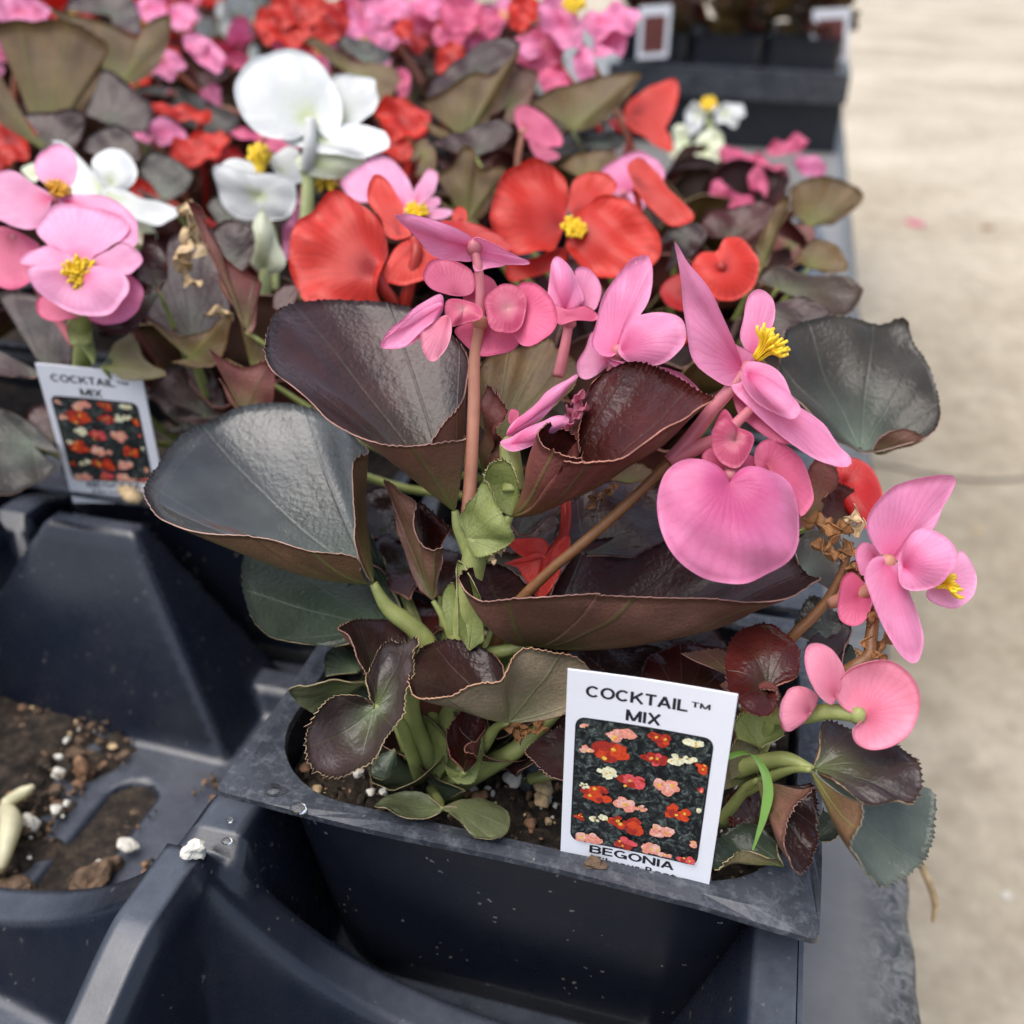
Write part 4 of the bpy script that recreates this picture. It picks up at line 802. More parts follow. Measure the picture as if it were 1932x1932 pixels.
stem(mp, 'R5', [(1400, 1640, 179), (1380, 1760, 178), (1370, 1850, 177), (1300, 1900, 177), (1180, 1980, 180)], [.001, .0011, .0012, .0012, .0013], 'stem_brown', 'flower_stalk', 24)
# withered bloom remains
def crumple(plant, crop, pts, d0, m_, size, name='dried_bract'):
    o = np.array(plant.location)
    for i, (x, y) in enumerate(pts):
        c = P(*cv(crop, x, y), d0 / 1000); rg = np.random.RandomState(int(x * 7 + y)); ax = rg.normal(size=3); ax /= np.linalg.norm(ax)
        a = np.cross(ax, [0, .3, 1]); a /= np.linalg.norm(a); b = np.cross(ax, a); n = 26
        th = np.linspace(0, 2 * math.pi, n, endpoint=False)
        O = c + size * ((np.cos(th) * 1.2)[:, None] * ax + (np.sin(th) * .55 + .25 * np.sin(3 * th + rg.rand() * 6))[:, None] * a + (.5 * np.sin(2 * th + rg.rand() * 6) + .3 * np.sin(5 * th))[:, None] * b)
        v, f, mi, at = fan(c, O, True, 7, (0, 0, 0), size * .3, .0003, 0, False, size * .25, nseed()); mk(name, v, f, m_, plant, None, True, at, origin=o)
crumple(mp, 'R5', [(1180, 1290), (1150, 1270), (1200, 1340), (1180, 1390), (1240, 1310)], 179, 'dry', .0022)
crumple(mp, 'R5', [(1290, 1250), (1325, 1300), (1300, 1280)], 179, 'tandry', .0017)
crumple(mp, 'R5', [(1280, 1420), (1300, 1480), (1330, 1490), (1260, 1400)], 180, 'dry', .0018)
crumple(mp, 'R5', [(1360, 1840), (1400, 1860), (1380, 1810), (1440, 1790), (1390, 1680)], 177, 'dry', .0017)
crumple(mp, 'R7', [(1480, 840), (1540, 850), (1600, 830), (1500, 890), (1440, 830)], 189, 'dry', .0018)
crumple(mp, 'R4', [(1780, 900), (1810, 830), (1760, 960), (1820, 870)], 189, 'salmon', .0016)
crumple(mp, 'R4', [(1310, 1590), (1350, 1640), (1340, 1700), (1390, 1660)], 187, 'tandry', .0010)
crumple(mp, 'R5', [(180, 1190), (260, 1130), (220, 1160)], 198, 'dry', .0013)
# low pink bloom at the right
fl = flower(mp, 'R8', (1290, 350), 168, stalk=[('R8', 1180, 335, 171), ('R8', 1080, 350, 174), ('R8', 930, 350, 178)], sr=.0015, sm='stem_green')
petal(fl, 'salmon', 'R8', (1320, 345), 167, [(1212, 225), (1260, 170), (1340, 140), (1420, 140), (1490, 190), (1527, 260), (1527, 340), (1490, 420), (1420, 470), (1340, 482), (1280, 452), (1272, 395), (1318, 362), (1250, 332), (1208, 285)], tx=-.1, ty=.2, cup=.15, bulge=-.0015, n=90, rings=12)
petal(fl, 'salmon', 'R8', (1200, 280), 168, [(1083, 140), (1100, 80), (1150, 73), (1200, 110), (1237, 190), (1215, 260), (1190, 307), (1130, 272), (1090, 205)], tx=.2, ty=.3, cup=.2, bulge=.001)
petal(fl, 'salmon', 'R8', (1100, 340), 170, [(1020, 252), (1080, 240), (1135, 282), (1100, 350), (1020, 412), (983, 345)], cup=.3, bulge=.001, name='ovary')
petal(fl, 'salmon', 'R8', (1030, 380), 169, [(985, 320), (1010, 340), (1060, 350), (1020, 412), (990, 390)], cup=.2, name='ovary')
# bud in the centre
fl = flower(mp, 'R4', (1430, 1070), 190, stalk=[('R4', 1440, 1180, 190), ('R4', 1450, 1330, 190)], sr=.0022, sm='stem_green')
petal(fl, 'pink', 'R4', (1420, 1020), 188, [(1805, 685), (1790, 730), (1720, 800), (1640, 900), (1540, 975), (1420, 1030), (1440, 965), (1540, 880), (1660, 770)], tx=-.2, ty=0, cup=.1, bulge=.001)
petal(fl, 'pink', 'R4', (1450, 1070), 186, [(1378, 1060), (1450, 1028), (1550, 975), (1660, 925), (1740, 918), (1760, 950), (1640, 1035), (1530, 1092), (1440, 1112)], tx=-.2, ty=.1, cup=.2, bulge=.001)
petal(fl, 'rose', 'R4', (1440, 940), 190, [(1425, 930), (1440, 880), (1480, 890), (1480, 930), (1440, 960)], ty=.1)
# drooping red flower caught among the stems
rf = empty('red_begonia_stem', P(990, 1060, .197), 'small red flower on a red stalk drooping among the stems of the nearest begonia', 'flower')
fl = flower(rf, 'R4', (1600, 1720), 198, stalk=[('R4', 1720, 1600, 199), ('R4', 1745, 1480, 200), ('R4', 1740, 1350, 202)], sr=.0011, sm='stem_red')
petal(fl, 'red', 'R4', (1600, 1690), 197, [(1415, 1610), (1480, 1592), (1560, 1588), (1620, 1600), (1645, 1650), (1600, 1700), (1500, 1690)], ty=.4, cup=.3)
petal(fl, 'red', 'R4', (1610, 1700), 196, [(1405, 1730), (1500, 1700), (1580, 1670), (1640, 1700), (1620, 1780), (1560, 1880), (1480, 1760)], ty=.2, cup=.2)
petal(fl, 'red', 'R4', (1640, 1720), 196, [(1610, 1740), (1680, 1640), (1750, 1570), (1770, 1620), (1740, 1700), (1680, 1850), (1600, 1930), (1570, 1880)], ty=.1, cup=.1)
petal(fl, 'dred', 'R7', (1450, 220), 195, [(1440, 150), (1490, 190), (1510, 260), (1490, 305), (1450, 280)], ty=.1)

# ---- grass blade in the pot
gb = empty('grass_blade', P(1400, 1500, .176), 'single bright green grass blade arching beside the front tag', 'grass')
cpts = [('R8', 780, 515, 177), ('R8', 830, 497, 176), ('R8', 880, 500, 174.5), ('R8', 925, 560, 173), ('R8', 942, 640, 172), ('R8', 925, 740, 172), ('R8', 900, 820, 172), ('R8', 882, 872, 172.5)]
c = catmull([P(*cv(q[0], q[1], q[2]), q[3] / 1000) for q in cpts], 40); wd = np.interp(np.linspace(0, 1, 40), [0, .3, .6, 1], [.0007, .0010, .0009, .0001])
sd = ROT @ np.array([.8, .25, -.5]); V = np.vstack([c - wd[:, None] * sd, c + wd[:, None] * (ROT @ np.array([0, .15, .25])), c + wd[:, None] * sd]); V = np.vstack([V, V + ROT @ np.array([0, 0, .00015])])
Fc = []
for a in (0, 40):
    Fc += [(a + i, a + i + 1, a + 41 + i, a + 40 + i) for i in range(39)]
Fc += [(120 + q0, 120 + q1, 120 + q2, 120 + q3) for (q0, q1, q2, q3) in list(Fc)]
mk('blade', V, Fc, 'grass', gb, origin=gb.location)

# ------------------------------------------------------------------ flowers and leaves of the plants behind, where the photo shows them
def oval(cx, cy, rx, ry, a=0, n=12, dent=0):
    out = []
    for i in range(n):
        t_ = 2 * math.pi * i / n; q = 1 - dent * max(0, math.cos(t_ - math.pi * 1.5)) ** 4
        x, y = rx * math.cos(t_) * q, ry * math.sin(t_) * q
        out.append((cx + x * math.cos(a) - y * math.sin(a), cy + x * math.sin(a) + y * math.cos(a)))
    return out
def bleaf(key, kind, crop, base, d0, pts, up=True, tx=0., ty=.6, cup=.2, n=80, **kw):
    o = PLANTS[key]; bx, by = cv(crop, *base); d = d0 / 1000
    C = [cv(crop, p[0], p[1]) for p in pts]; L = max(math.hypot(x - bx, y - by) for x, y in C) * d / F
    q = []
    for (x, y), p in zip(C, pts):
        u, v = (x - bx) * d / F, -(y - by) * d / F
        q.append((p[0], p[1], 1000 * (tx * u + ty * v - cup * (u * u + v * v) / L) + (p[2] if len(p) > 2 else 0)))
    pe = kw.pop('pet', True); bw = P(bx, by, d); tgt = np.array([o.location[0], o.location[1], -.01]); root = bw + (tgt - bw) * .75
    return hleaf(o, kind, crop, base, d0, q, n=n, rings=9, flip=up, petiole=[tuple(bw * .55 + root * .45 + np.array([0, 0, -.008])), tuple(root)] if pe else None, **kw)
# pale pink flowers over the left tag
pk = PLANTS[(-1, 1)]
fl = flower(pk, 'R1', (300, 1030), 252, stalk=[('R1', 300, 1150, 254), ('R1', 315, 1260, 262), ('R1', 310, 1350, 272), ('R1', 300, 1500, 300)], sr=.0024, sm='stem_green')
petal(fl, 'lpink', 'Q4', (520, 1710), 252, [(235, 1450), (290, 1385), (350, 1315), (450, 1308), (560, 1320), (680, 1360), (800, 1410), (830, 1480), (760, 1560), (650, 1620), (590, 1680), (530, 1720), (450, 1660), (330, 1590), (245, 1510)], ty=.5, cup=.1)
petal(fl, 'lpink', 'Q4', (500, 1730), 251, [(138, 1700), (180, 1630), (260, 1580), (340, 1590), (440, 1640), (490, 1700), (510, 1750), (380, 1740), (260, 1725)], tx=-.1, ty=.3)
petal(fl, 'lpink', 'Q4', (560, 1740), 251, [(590, 1690), (700, 1610), (800, 1568), (880, 1610), (922, 1680), (870, 1742), (800, 1765), (690, 1760), (580, 1760)], tx=-.1, ty=.3)
petal(fl, 'lpink', 'R1', (300, 1030), 250, [(105, 1020), (180, 998), (300, 1005), (400, 1008), (470, 1040), (482, 1100), (440, 1162), (380, 1192), (290, 1186), (200, 1142), (135, 1090)], ty=.0, cup=.2, bulge=.0015)
petal(fl, 'pink', 'R1', (400, 1080), 254, [(460, 1030), (530, 1070), (542, 1130), (490, 1202), (430, 1227), (350, 1212), (330, 1180), (400, 1080)], ty=.2)
petal(fl, 'rose', 'R1', (260, 1130), 255, [(150, 1120), (142, 1180), (190, 1212), (260, 1208), (310, 1185), (250, 1100)], ty=.2)
stamens(fl, 'R1', (302, 1040), 251, (305, 1026), -3.0, 90, spread=.0034, r=.0003)
fl = flower(pk, 'R1', (215, 750), 262, stalk=[('R1', 240, 900, 266), ('R1', 290, 1250, 268)], sm='stem_pink')
petal(fl, 'lpink', 'R1', (215, 715), 262, [(180, 560), (230, 545), (280, 580), (294, 640), (270, 690), (220, 716), (160, 690), (128, 630), (140, 590)], ty=.5, cup=.1)
petal(fl, 'lpink', 'R1', (195, 750), 261, [(0, 648), (60, 650), (120, 690), (195, 740), (180, 800), (130, 866), (60, 857), (0, 832), (-60, 800), (-60, 680)], tx=.1, ty=.3)
petal(fl, 'lpink', 'R1', (240, 760), 261, [(225, 740), (330, 733), (420, 750), (500, 810), (522, 870), (500, 932), (430, 900), (320, 830), (240, 780)], tx=-.1, ty=.4)
stamens(fl, 'R1', (210, 740), 261, (222, 700), -2, 50, m_='stamen_o', spread=.0026)
fl = flower(pk, 'R1', (60, 900), 266, stalk=[('R1', 150, 1100, 270), ('R1', 280, 1300, 272)], sm='stem_pink')
petal(fl, 'rose', 'R1', (40, 900), 265, [(0, 855), (100, 890), (152, 940), (120, 1050), (60, 1096), (0, 1082), (-60, 1000), (-50, 900)], ty=.2, cup=.2)
bleaf((-1, 1), 'lime', 'R1', (330, 1300), 258, [(265, 1300), (255, 1240), (290, 1190), (340, 1220), (345, 1290)], up=False, teeth=0, pet=False)
bleaf((-1, 1), 'green', 'R3', (560, 370), 262, [(620, 360), (640, 260), (720, 180), (760, 250), (800, 330), (920, 410), (800, 440), (680, 440)], up=False)
bleaf((-1, 1), 'lime', 'R3', (520, 360), 260, [(440, 240), (400, 170), (380, 100), (450, 90), (500, 180), (530, 300)], up=False, pet=False)
bleaf((-1, 1), 'bronze', 'R1', (600, 1100), 262, [(520, 1060), (525, 960), (550, 905), (600, 920), (632, 980), (630, 1060), (590, 1100), (500, 1250), (350, 1230), (480, 1150)], up=True, ty=.2)
bleaf((-1, 1), 'bronze', 'R1', (180, 1420), 275, [(-20, 1100), (120, 1110), (230, 1170), (272, 1290), (230, 1400), (0, 1420), (-60, 1300)], ty=.9)
bleaf((-1, 1), 'slate', 'D', (60, 840), 285, [(120, 860), (60, 800), (0, 770), (-50, 800), (-50, 900), (0, 935), (60, 915), (110, 880)], ty=.8)
bleaf((-1, 1), 'wine', 'D', (110, 840), 290, [(40, 800), (60, 770), (120, 770), (180, 800), (150, 850)], ty=.8)
bleaf((-1, 1), 'bronze', 'R3', (1130, 640), 275, [(830, 520), (860, 430), (960, 360), (1100, 350), (1180, 420), (1240, 560), (1250, 640), (1100, 680), (960, 650)], ty=.7)
bleaf((-1, 1), 'bronze', 'R3', (1000, 700), 288, [(850, 560), (800, 500), (1100, 560), (1200, 680), (1100, 760), (900, 720)], ty=.6)
bleaf((-1, 1), 'bronze', 'R1', (720, 1300), 268, [(550, 1195), (570, 1080), (620, 960), (650, 880), (730, 880), (800, 950), (850, 1080), (862, 1190), (790, 1240), (690, 1268), (600, 1235)], ty=.8, cup=.1)
bleaf((-1, 1), 'olive', 'R1', (720, 1350), 264, [(545, 1200), (620, 1245), (690, 1270), (790, 1245), (865, 1190), (850, 1300), (800, 1380), (650, 1370)], up=False, ty=0.)
# brown curled leaf and its neighbours
bleaf((0, 1), 'wine', 'R1', (930, 1250), 248, [(705, 758), (760, 780), (792, 850), (830, 950), (900, 1015), (982, 1062), (970, 1150), (950, 1260), (890, 1180), (830, 1060), (770, 930), (730, 850)], up=False, ty=0., wave=.001)
bleaf((0, 1), 'wine', 'R3', (1340, 640), 240, [(1150, 270), (1250, 335), (1350, 372), (1500, 350), (1500, 570), (1400, 620), (1280, 580), (1210, 440)], up=False, ty=-.1)
bleaf((0, 1), 'olive', 'R1', (950, 1400), 252, [(900, 1200), (960, 1250), (1010, 1330), (1000, 1420), (900, 1450), (850, 1350)], up=False, ty=0.)
bleaf((0, 1), 'wine', 'R1', (1060, 1180), 256, [(1030, 1160), (1040, 1100), (1100, 1070), (1130, 1100), (1110, 1160)], up=True)
bleaf((-1, 2), 'bronze', 'R1', (860, 1020), 285, [(800, 860), (860, 830), (940, 850), (960, 920), (930, 1010), (880, 1040)], ty=.4)
crumple(pk, 'R1', [(720, 800), (735, 870), (700, 930), (740, 920), (690, 990), (715, 1040)], 262, 'tandry', .0035)
crumple(pk, 'R1', [(830, 1180)], 262, 'tandry', .003)
# white flowers
wp = PLANTS[(-1, 2)]
fl = flower(wp, 'R1', (1165, 640), 306, stalk=[('R1', 1160, 760, 308), ('R1', 1150, 950, 312), ('R1', 1145, 1200, 318)], sr=.0022, sm='stem_pale', r=.003)
petal(fl, 'white', 'R1', (1175, 460), 302, [(882, 340), (892, 290), (930, 240), (990, 205), (1060, 184), (1140, 190), (1200, 230), (1250, 300), (1287, 380), (1287, 470), (1240, 527), (1190, 490), (1100, 527), (1000, 512), (930, 462), (895, 400)], tx=.1, ty=.25, cup=.15, bulge=.001, n=90)
petal(fl, 'white', 'R1', (1280, 470), 306, [(1240, 310), (1310, 280), (1380, 290), (1415, 300), (1420, 340), (1430, 380), (1400, 432), (1350, 472), (1290, 470)], ty=.4)
petal(fl, 'white', 'R1', (1180, 530), 303, [(1070, 520), (1200, 490), (1300, 468), (1400, 475), (1462, 510), (1462, 560), (1400, 592), (1280, 585), (1150, 565)], ty=.7, cup=.2, bulge=.0015)
petal(fl, 'cream', 'R1', (1180, 620), 304, [(1110, 610), (1150, 580), (1250, 570), (1370, 590), (1378, 640), (1300, 670), (1180, 665)], ty=-.2, bulge=.002, name='ovary')
v, f = tube([P(*cv('R1', 1172, 450), .3), P(*cv('R1', 1168, 560), .3), P(*cv('R1', 1160, 640), .305)], [.0018, .0020, .0022], 12, 8); mk('stalk', v, f, 'white', fl, attrs={'rad': np.ones(len(v)) * .5, 'ang': np.zeros(len(v))}, origin=wp.location)
stamens(fl, 'R1', (1230, 660), 308, (1240, 680), 3, 20, spread=.004, r=.0004)
fl = flower(wp, 'R1', (1000, 800), 315, stalk=[('R1', 1035, 900, 316), ('R1', 1040, 1100, 318)], sm='stem_pale')
petal(fl, 'white', 'R1', (980, 740), 311, [(803, 630), (850, 623), (930, 648), (1050, 658), (1112, 690), (1112, 780), (1080, 822), (1000, 832), (900, 822), (840, 772), (818, 700)], ty=-.2, cup=.2, bulge=.002)
petal(fl, 'white', 'R1', (1060, 650), 317, [(1020, 620), (1060, 560), (1120, 563), (1140, 620), (1145, 680), (1080, 690)], ty=.6)
petal(fl, 'white', 'R1', (900, 680), 318, [(820, 640), (880, 600), (960, 620), (1000, 680), (900, 700)], ty=1.)
stamens(fl, 'R1', (985, 680), 314, (978, 550), 1, 60, spread=.0030, r=.0005)
fl = flower(wp, 'R1', (1000, 1020), 300, stalk=[('R1', 1000, 1120, 301), ('R1', 1000, 1300, 305)], sr=.002, sm='stem_pale')
petal(fl, 'cream', 'R1', (1000, 1020), 299, [(945, 990), (942, 900), (960, 830), (986, 784), (1020, 830), (1042, 900), (1078, 980), (1060, 1022), (1000, 1032)], ty=0, cup=.2, bulge=.003)
petal(fl, 'cream', 'R1', (950, 990), 300, [(892, 930), (910, 890), (945, 895), (955, 980), (920, 972)], ty=0, cup=.2, bulge=.001)
w2 = PLANTS[(-2, 2)]
fl = flower(w2, 'R1', (390, 730), 320, stalk=[('R1', 480, 850, 322), ('R1', 520, 950, 326)], sm='stem_pale', sr=.002)
petal(fl, 'white', 'R1', (390, 720), 320, [(188, 528), (240, 535), (300, 595), (350, 645), (410, 690), (390, 745), (280, 745), (230, 690), (280, 650), (250, 580)], ty=.5)
petal(fl, 'white', 'R1', (420, 700), 319, [(348, 630), (370, 580), (430, 558), (490, 590), (517, 660), (480, 712), (400, 705)], ty=.3, bulge=.002)
petal(fl, 'white', 'R1', (400, 730), 318, [(375, 720), (450, 708), (540, 750), (620, 768), (678, 800), (640, 832), (580, 852), (500, 822), (420, 772)], ty=.3)
petal(fl, 'cream', 'R1', (540, 880), 322, [(500, 850), (540, 820), (590, 880), (580, 910), (520, 920)], ty=.2)
petal(fl, 'cream', 'R1', (120, 650), 324, [(80, 640), (130, 612), (150, 650), (130, 690)], ty=.2)
# red flowers
rp = PLANTS[(0, 1)]
fl = flower(rp, 'Q5', (820, 1770), 244, stalk=[('Q5', 870, 1870, 245), ('Q5', 925, 1960, 248), ('Q5', 960, 2150, 255)], sr=.0016, sm='stem_red')
petal(fl, 'red', 'Q5', (800, 1750), 243, [(246, 1650), (258, 1540), (310, 1430), (400, 1330), (500, 1265), (590, 1253), (700, 1300), (800, 1390), (862, 1480), (882, 1600), (862, 1720), (830, 1810), (808, 1900), (795, 1980), (400, 1960), (310, 1862), (260, 1760)], tx=.1, ty=.25, cup=-.1, bulge=.0012, n=100, rings=12, wave=.0018)
fl = flower(rp, 'Q5', (1060, 1560), 247, stalk=[('Q5', 1075, 1620, 245), ('Q5', 1040, 1780, 246), ('Q5', 990, 1980, 250), ('Q5', 960, 2200, 256)], sr=.0016, sm='stem_red')
petal(fl, 'red', 'Q5', (960, 1510), 248, [(765, 1190), (800, 1123), (860, 1138), (930, 1220), (982, 1330), (1002, 1430), (1040, 1510), (940, 1548), (870, 1505), (848, 1420), (800, 1360), (758, 1290)], ty=.4)
petal(fl, 'red', 'Q5', (1050, 1580), 246, [(830, 1790), (880, 1690), (940, 1590), (1050, 1535), (1140, 1600), (1225, 1670), (1205, 1750), (1100, 1812), (950, 1832)], ty=.1, cup=.1)
petal(fl, 'dred', 'Q5', (1200, 1480), 252, [(1220, 1430), (1350, 1418), (1480, 1458), (1600, 1518), (1695, 1612), (1600, 1625), (1450, 1620), (1300, 1560)], ty=.6)
petal(fl, 'red', 'Q5', (1350, 1420), 254, [(1300, 1380), (1340, 1333), (1392, 1360), (1392, 1425), (1320, 1430)], ty=.3)
fl = flower(rp, 'R2', (225, 880), 276, stalk=[('R2', 200, 1000, 280), ('R2', 190, 1200, 290)], sm='stem_red')
petal(fl, 'red', 'Q6', (870, 1740), 276, [(308, 1700), (330, 1560), (370, 1430), (430, 1320), (540, 1270), (680, 1248), (800, 1280), (890, 1380), (917, 1500), (902, 1620), (885, 1720), (850, 1840), (780, 1932), (600, 1980), (450, 1932), (350, 1850)], tx=.1, ty=.3, cup=.1, n=90, wave=.0016)
petal(fl, 'red', 'Q6', (960, 1650), 278, [(915, 1500), (960, 1390), (1050, 1338), (1150, 1333), (1240, 1370), (1290, 1450), (1200, 1560), (1050, 1650), (960, 1660), (910, 1620)], ty=.5)
petal(fl, 'red', 'R2', (235, 870), 275, [(250, 800), (340, 738), (430, 760), (510, 830), (562, 910), (545, 980), (460, 1042), (340, 1047), (250, 1000), (205, 930), (215, 860)], tx=-.1, ty=.2, cup=.1, n=80, wave=.0016)
petal(fl, 'red', 'R2', (180, 950), 278, [(-20, 1000), (80, 980), (180, 930), (200, 980), (120, 1030), (0, 1060)], ty=.2)
stamens(fl, 'R2', (225, 880), 275, (238, 850), -3.0, 60, m_='stamen', spread=.0028, r=.00034)
fl = flower(rp, 'R2', (470, 720), 300, stalk=[('R2', 480, 850, 302), ('R2', 400, 1000, 305)], sm='stem_red')
petal(fl, 'red', 'R2', (460, 680), 299, [(438, 620), (485, 598), (550, 650), (600, 720), (682, 800), (672, 842), (600, 848), (530, 792), (470, 722), (442, 660)], tx=-.1, ty=.3, n=60)
fl = flower(rp, 'R2', (790, 1010), 262, stalk=[('R2', 760, 1150, 264), ('R2', 650, 1300, 268)], sm='stem_red')
petal(fl, 'red', 'R2', (785, 1010), 262, [(678, 1000), (720, 952), (775, 945), (800, 905), (860, 898), (912, 950), (932, 1010), (912, 1080), (860, 1122), (790, 1133), (730, 1102), (688, 1060)], ty=.3, cup=-.15, bulge=.001)
petal(fl, 'dred', 'R2', (640, 1100), 268, [(558, 1100), (590, 1050), (660, 1035), (720, 1090), (740, 1160), (600, 1165)], ty=.3)
fl = flower(rp, 'R5', (1300, 1180), 212, stalk=[('R5', 1250, 1250, 216), ('R5', 1150, 1350, 222)], sm='stem_red')
petal(fl, 'dred', 'R5', (1260, 1110), 211, [(1195, 1080), (1280, 1000), (1360, 1025), (1412, 1100), (1432, 1180), (1400, 1270), (1360, 1300), (1320, 1290), (1300, 1200), (1230, 1130)], ty=.3, cup=.3, bulge=.002)
bleaf((0, 1), 'wine', 'R5', (1250, 1300), 208, [(1130, 1220), (1150, 1140), (1230, 1110), (1320, 1160), (1330, 1220), (1280, 1280)], up=True, ty=.2)
bleaf((0, 1), 'wine', 'R5', (1120, 1300), 206, [(1060, 1300), (1090, 1100), (1150, 1000), (1230, 1050), (1220, 1130), (1150, 1200), (1130, 1310)], up=False, ty=0.)
hleaf(rp, 'slate', 'R5', (1330, 975), 224, [(1250, 925, -3), (1210, 870, -3), (1100, 780, 0), (1000, 640, 6), (1000, 480, 12), (1060, 430, 15), (1200, 403, 17), (1350, 410, 17), (1420, 422, 17), (1520, 408, 17), (1560, 480, 14), (1610, 560, 11), (1652, 680, 7), (1667, 760, 4), (1662, 880, 0), (1600, 917, -4), (1500, 955, -6), (1400, 985, -5)], n=150, wave=.0014, flip=True, bulge=-.001, teeth=.0005)
bleaf((0, 1), 'bronze', 'R5', (1400, 985), 222, [(1380, 970), (1430, 900), (1520, 880), (1600, 912), (1520, 955), (1440, 985)], up=False, ty=-.4, pet=False)
bleaf((0, 1), 'bronze', 'R2', (960, 1200), 262, [(850, 1250), (980, 1150), (1100, 1130), (1200, 1190), (1100, 1260), (980, 1300)], ty=.6)
bleaf((0, 2), 'olive', 'R2', (1000, 1090), 285, [(920, 1060), (1000, 1000), (1100, 1035), (1250, 1042), (1322, 1100), (1250, 1192), (1130, 1150)], up=True, ty=.6)
bleaf((0, 2), 'olive', 'R2', (1120, 1010), 300, [(1060, 985), (1140, 905), (1230, 930), (1265, 1020), (1180, 1030)], up=False, ty=.4)
bleaf((0, 2), 'olive', 'R2', (940, 1010), 288, [(915, 930), (960, 850), (1000, 770), (1042, 745), (1030, 830), (1000, 900), (960, 1010)], up=False, ty=.1)
bleaf((0, 3), 'olive', 'R2', (1120, 860), 380, [(1050, 790), (1060, 700), (1200, 668), (1325, 740), (1235, 832), (1150, 850)], up=False, ty=.3)
bleaf((0, 2), 'wine', 'R2', (820, 900), 320, [(700, 890), (740, 800), (860, 780), (960, 760), (1000, 800), (900, 900), (800, 940)], up=True, ty=.5)
bleaf((0, 3), 'wine', 'R2', (1050, 930), 340, [(980, 950), (1020, 860), (1120, 850), (1140, 910), (1060, 980)], up=False, ty=.4)
# pink flowers behind the red ones
pp = PLANTS[(0, 2)]
fl = flower(pp, 'Q5', (1060, 1350), 292, stalk=[('Q5', 1080, 1500, 294), ('Q5', 1100, 1750, 300)], sm='stem_pink')
petal(fl, 'lpink', 'Q5', (1000, 1350), 292, [(590, 1160), (700, 1080), (760, 1018), (870, 1013), (960, 1070), (1032, 1180), (1048, 1280), (1010, 1380), (870, 1310), (720, 1300), (620, 1240)], ty=.4)
petal(fl, 'lpink', 'Q5', (1060, 1310), 291, [(1045, 1260), (1090, 1170), (1150, 1088), (1212, 1130), (1190, 1220), (1130, 1300), (1060, 1330)], ty=.4)
petal(fl, 'lpink', 'Q5', (1130, 1390), 290, [(1100, 1370), (1220, 1343), (1305, 1360), (1240, 1415), (1130, 1420)], ty=.3)
petal(fl, 'lpink', 'Q5', (1120, 1330), 291, [(1110, 1300), (1200, 1260), (1222, 1300), (1160, 1350)], ty=.3)
stamens(fl, 'Q5', (1070, 1400), 290, (1070, 1340), -3, 40, spread=.0028, r=.00035)
fl = flower(pp, 'R2', (420, 730), 330, stalk=[('R2', 440, 900, 335)], sm='stem_pink')
petal(fl, 'pink', 'R2', (430, 720), 330, [(330, 660), (400, 600), (480, 573), (560, 620), (570, 680), (470, 720), (400, 740)], ty=.4)
petal(fl, 'lpink', 'R2', (470, 740), 329, [(430, 730), (490, 730), (500, 780), (480, 790)], ty=.2)
fl = flower(pp, 'R2', (40, 500), 350, stalk=[('R2', 20, 620, 352), ('R2', 30, 750, 356)], sm='stem_peach')
petal(fl, 'rose', 'R2', (40, 470), 350, [(12, 412), (60, 403), (130, 440), (188, 510), (182, 552), (120, 555), (60, 530), (20, 480)], ty=.2)
petal(fl, 'rose', 'R2', (90, 540), 348, [(60, 520), (120, 550), (180, 590), (140, 605), (90, 590)], ty=.2)
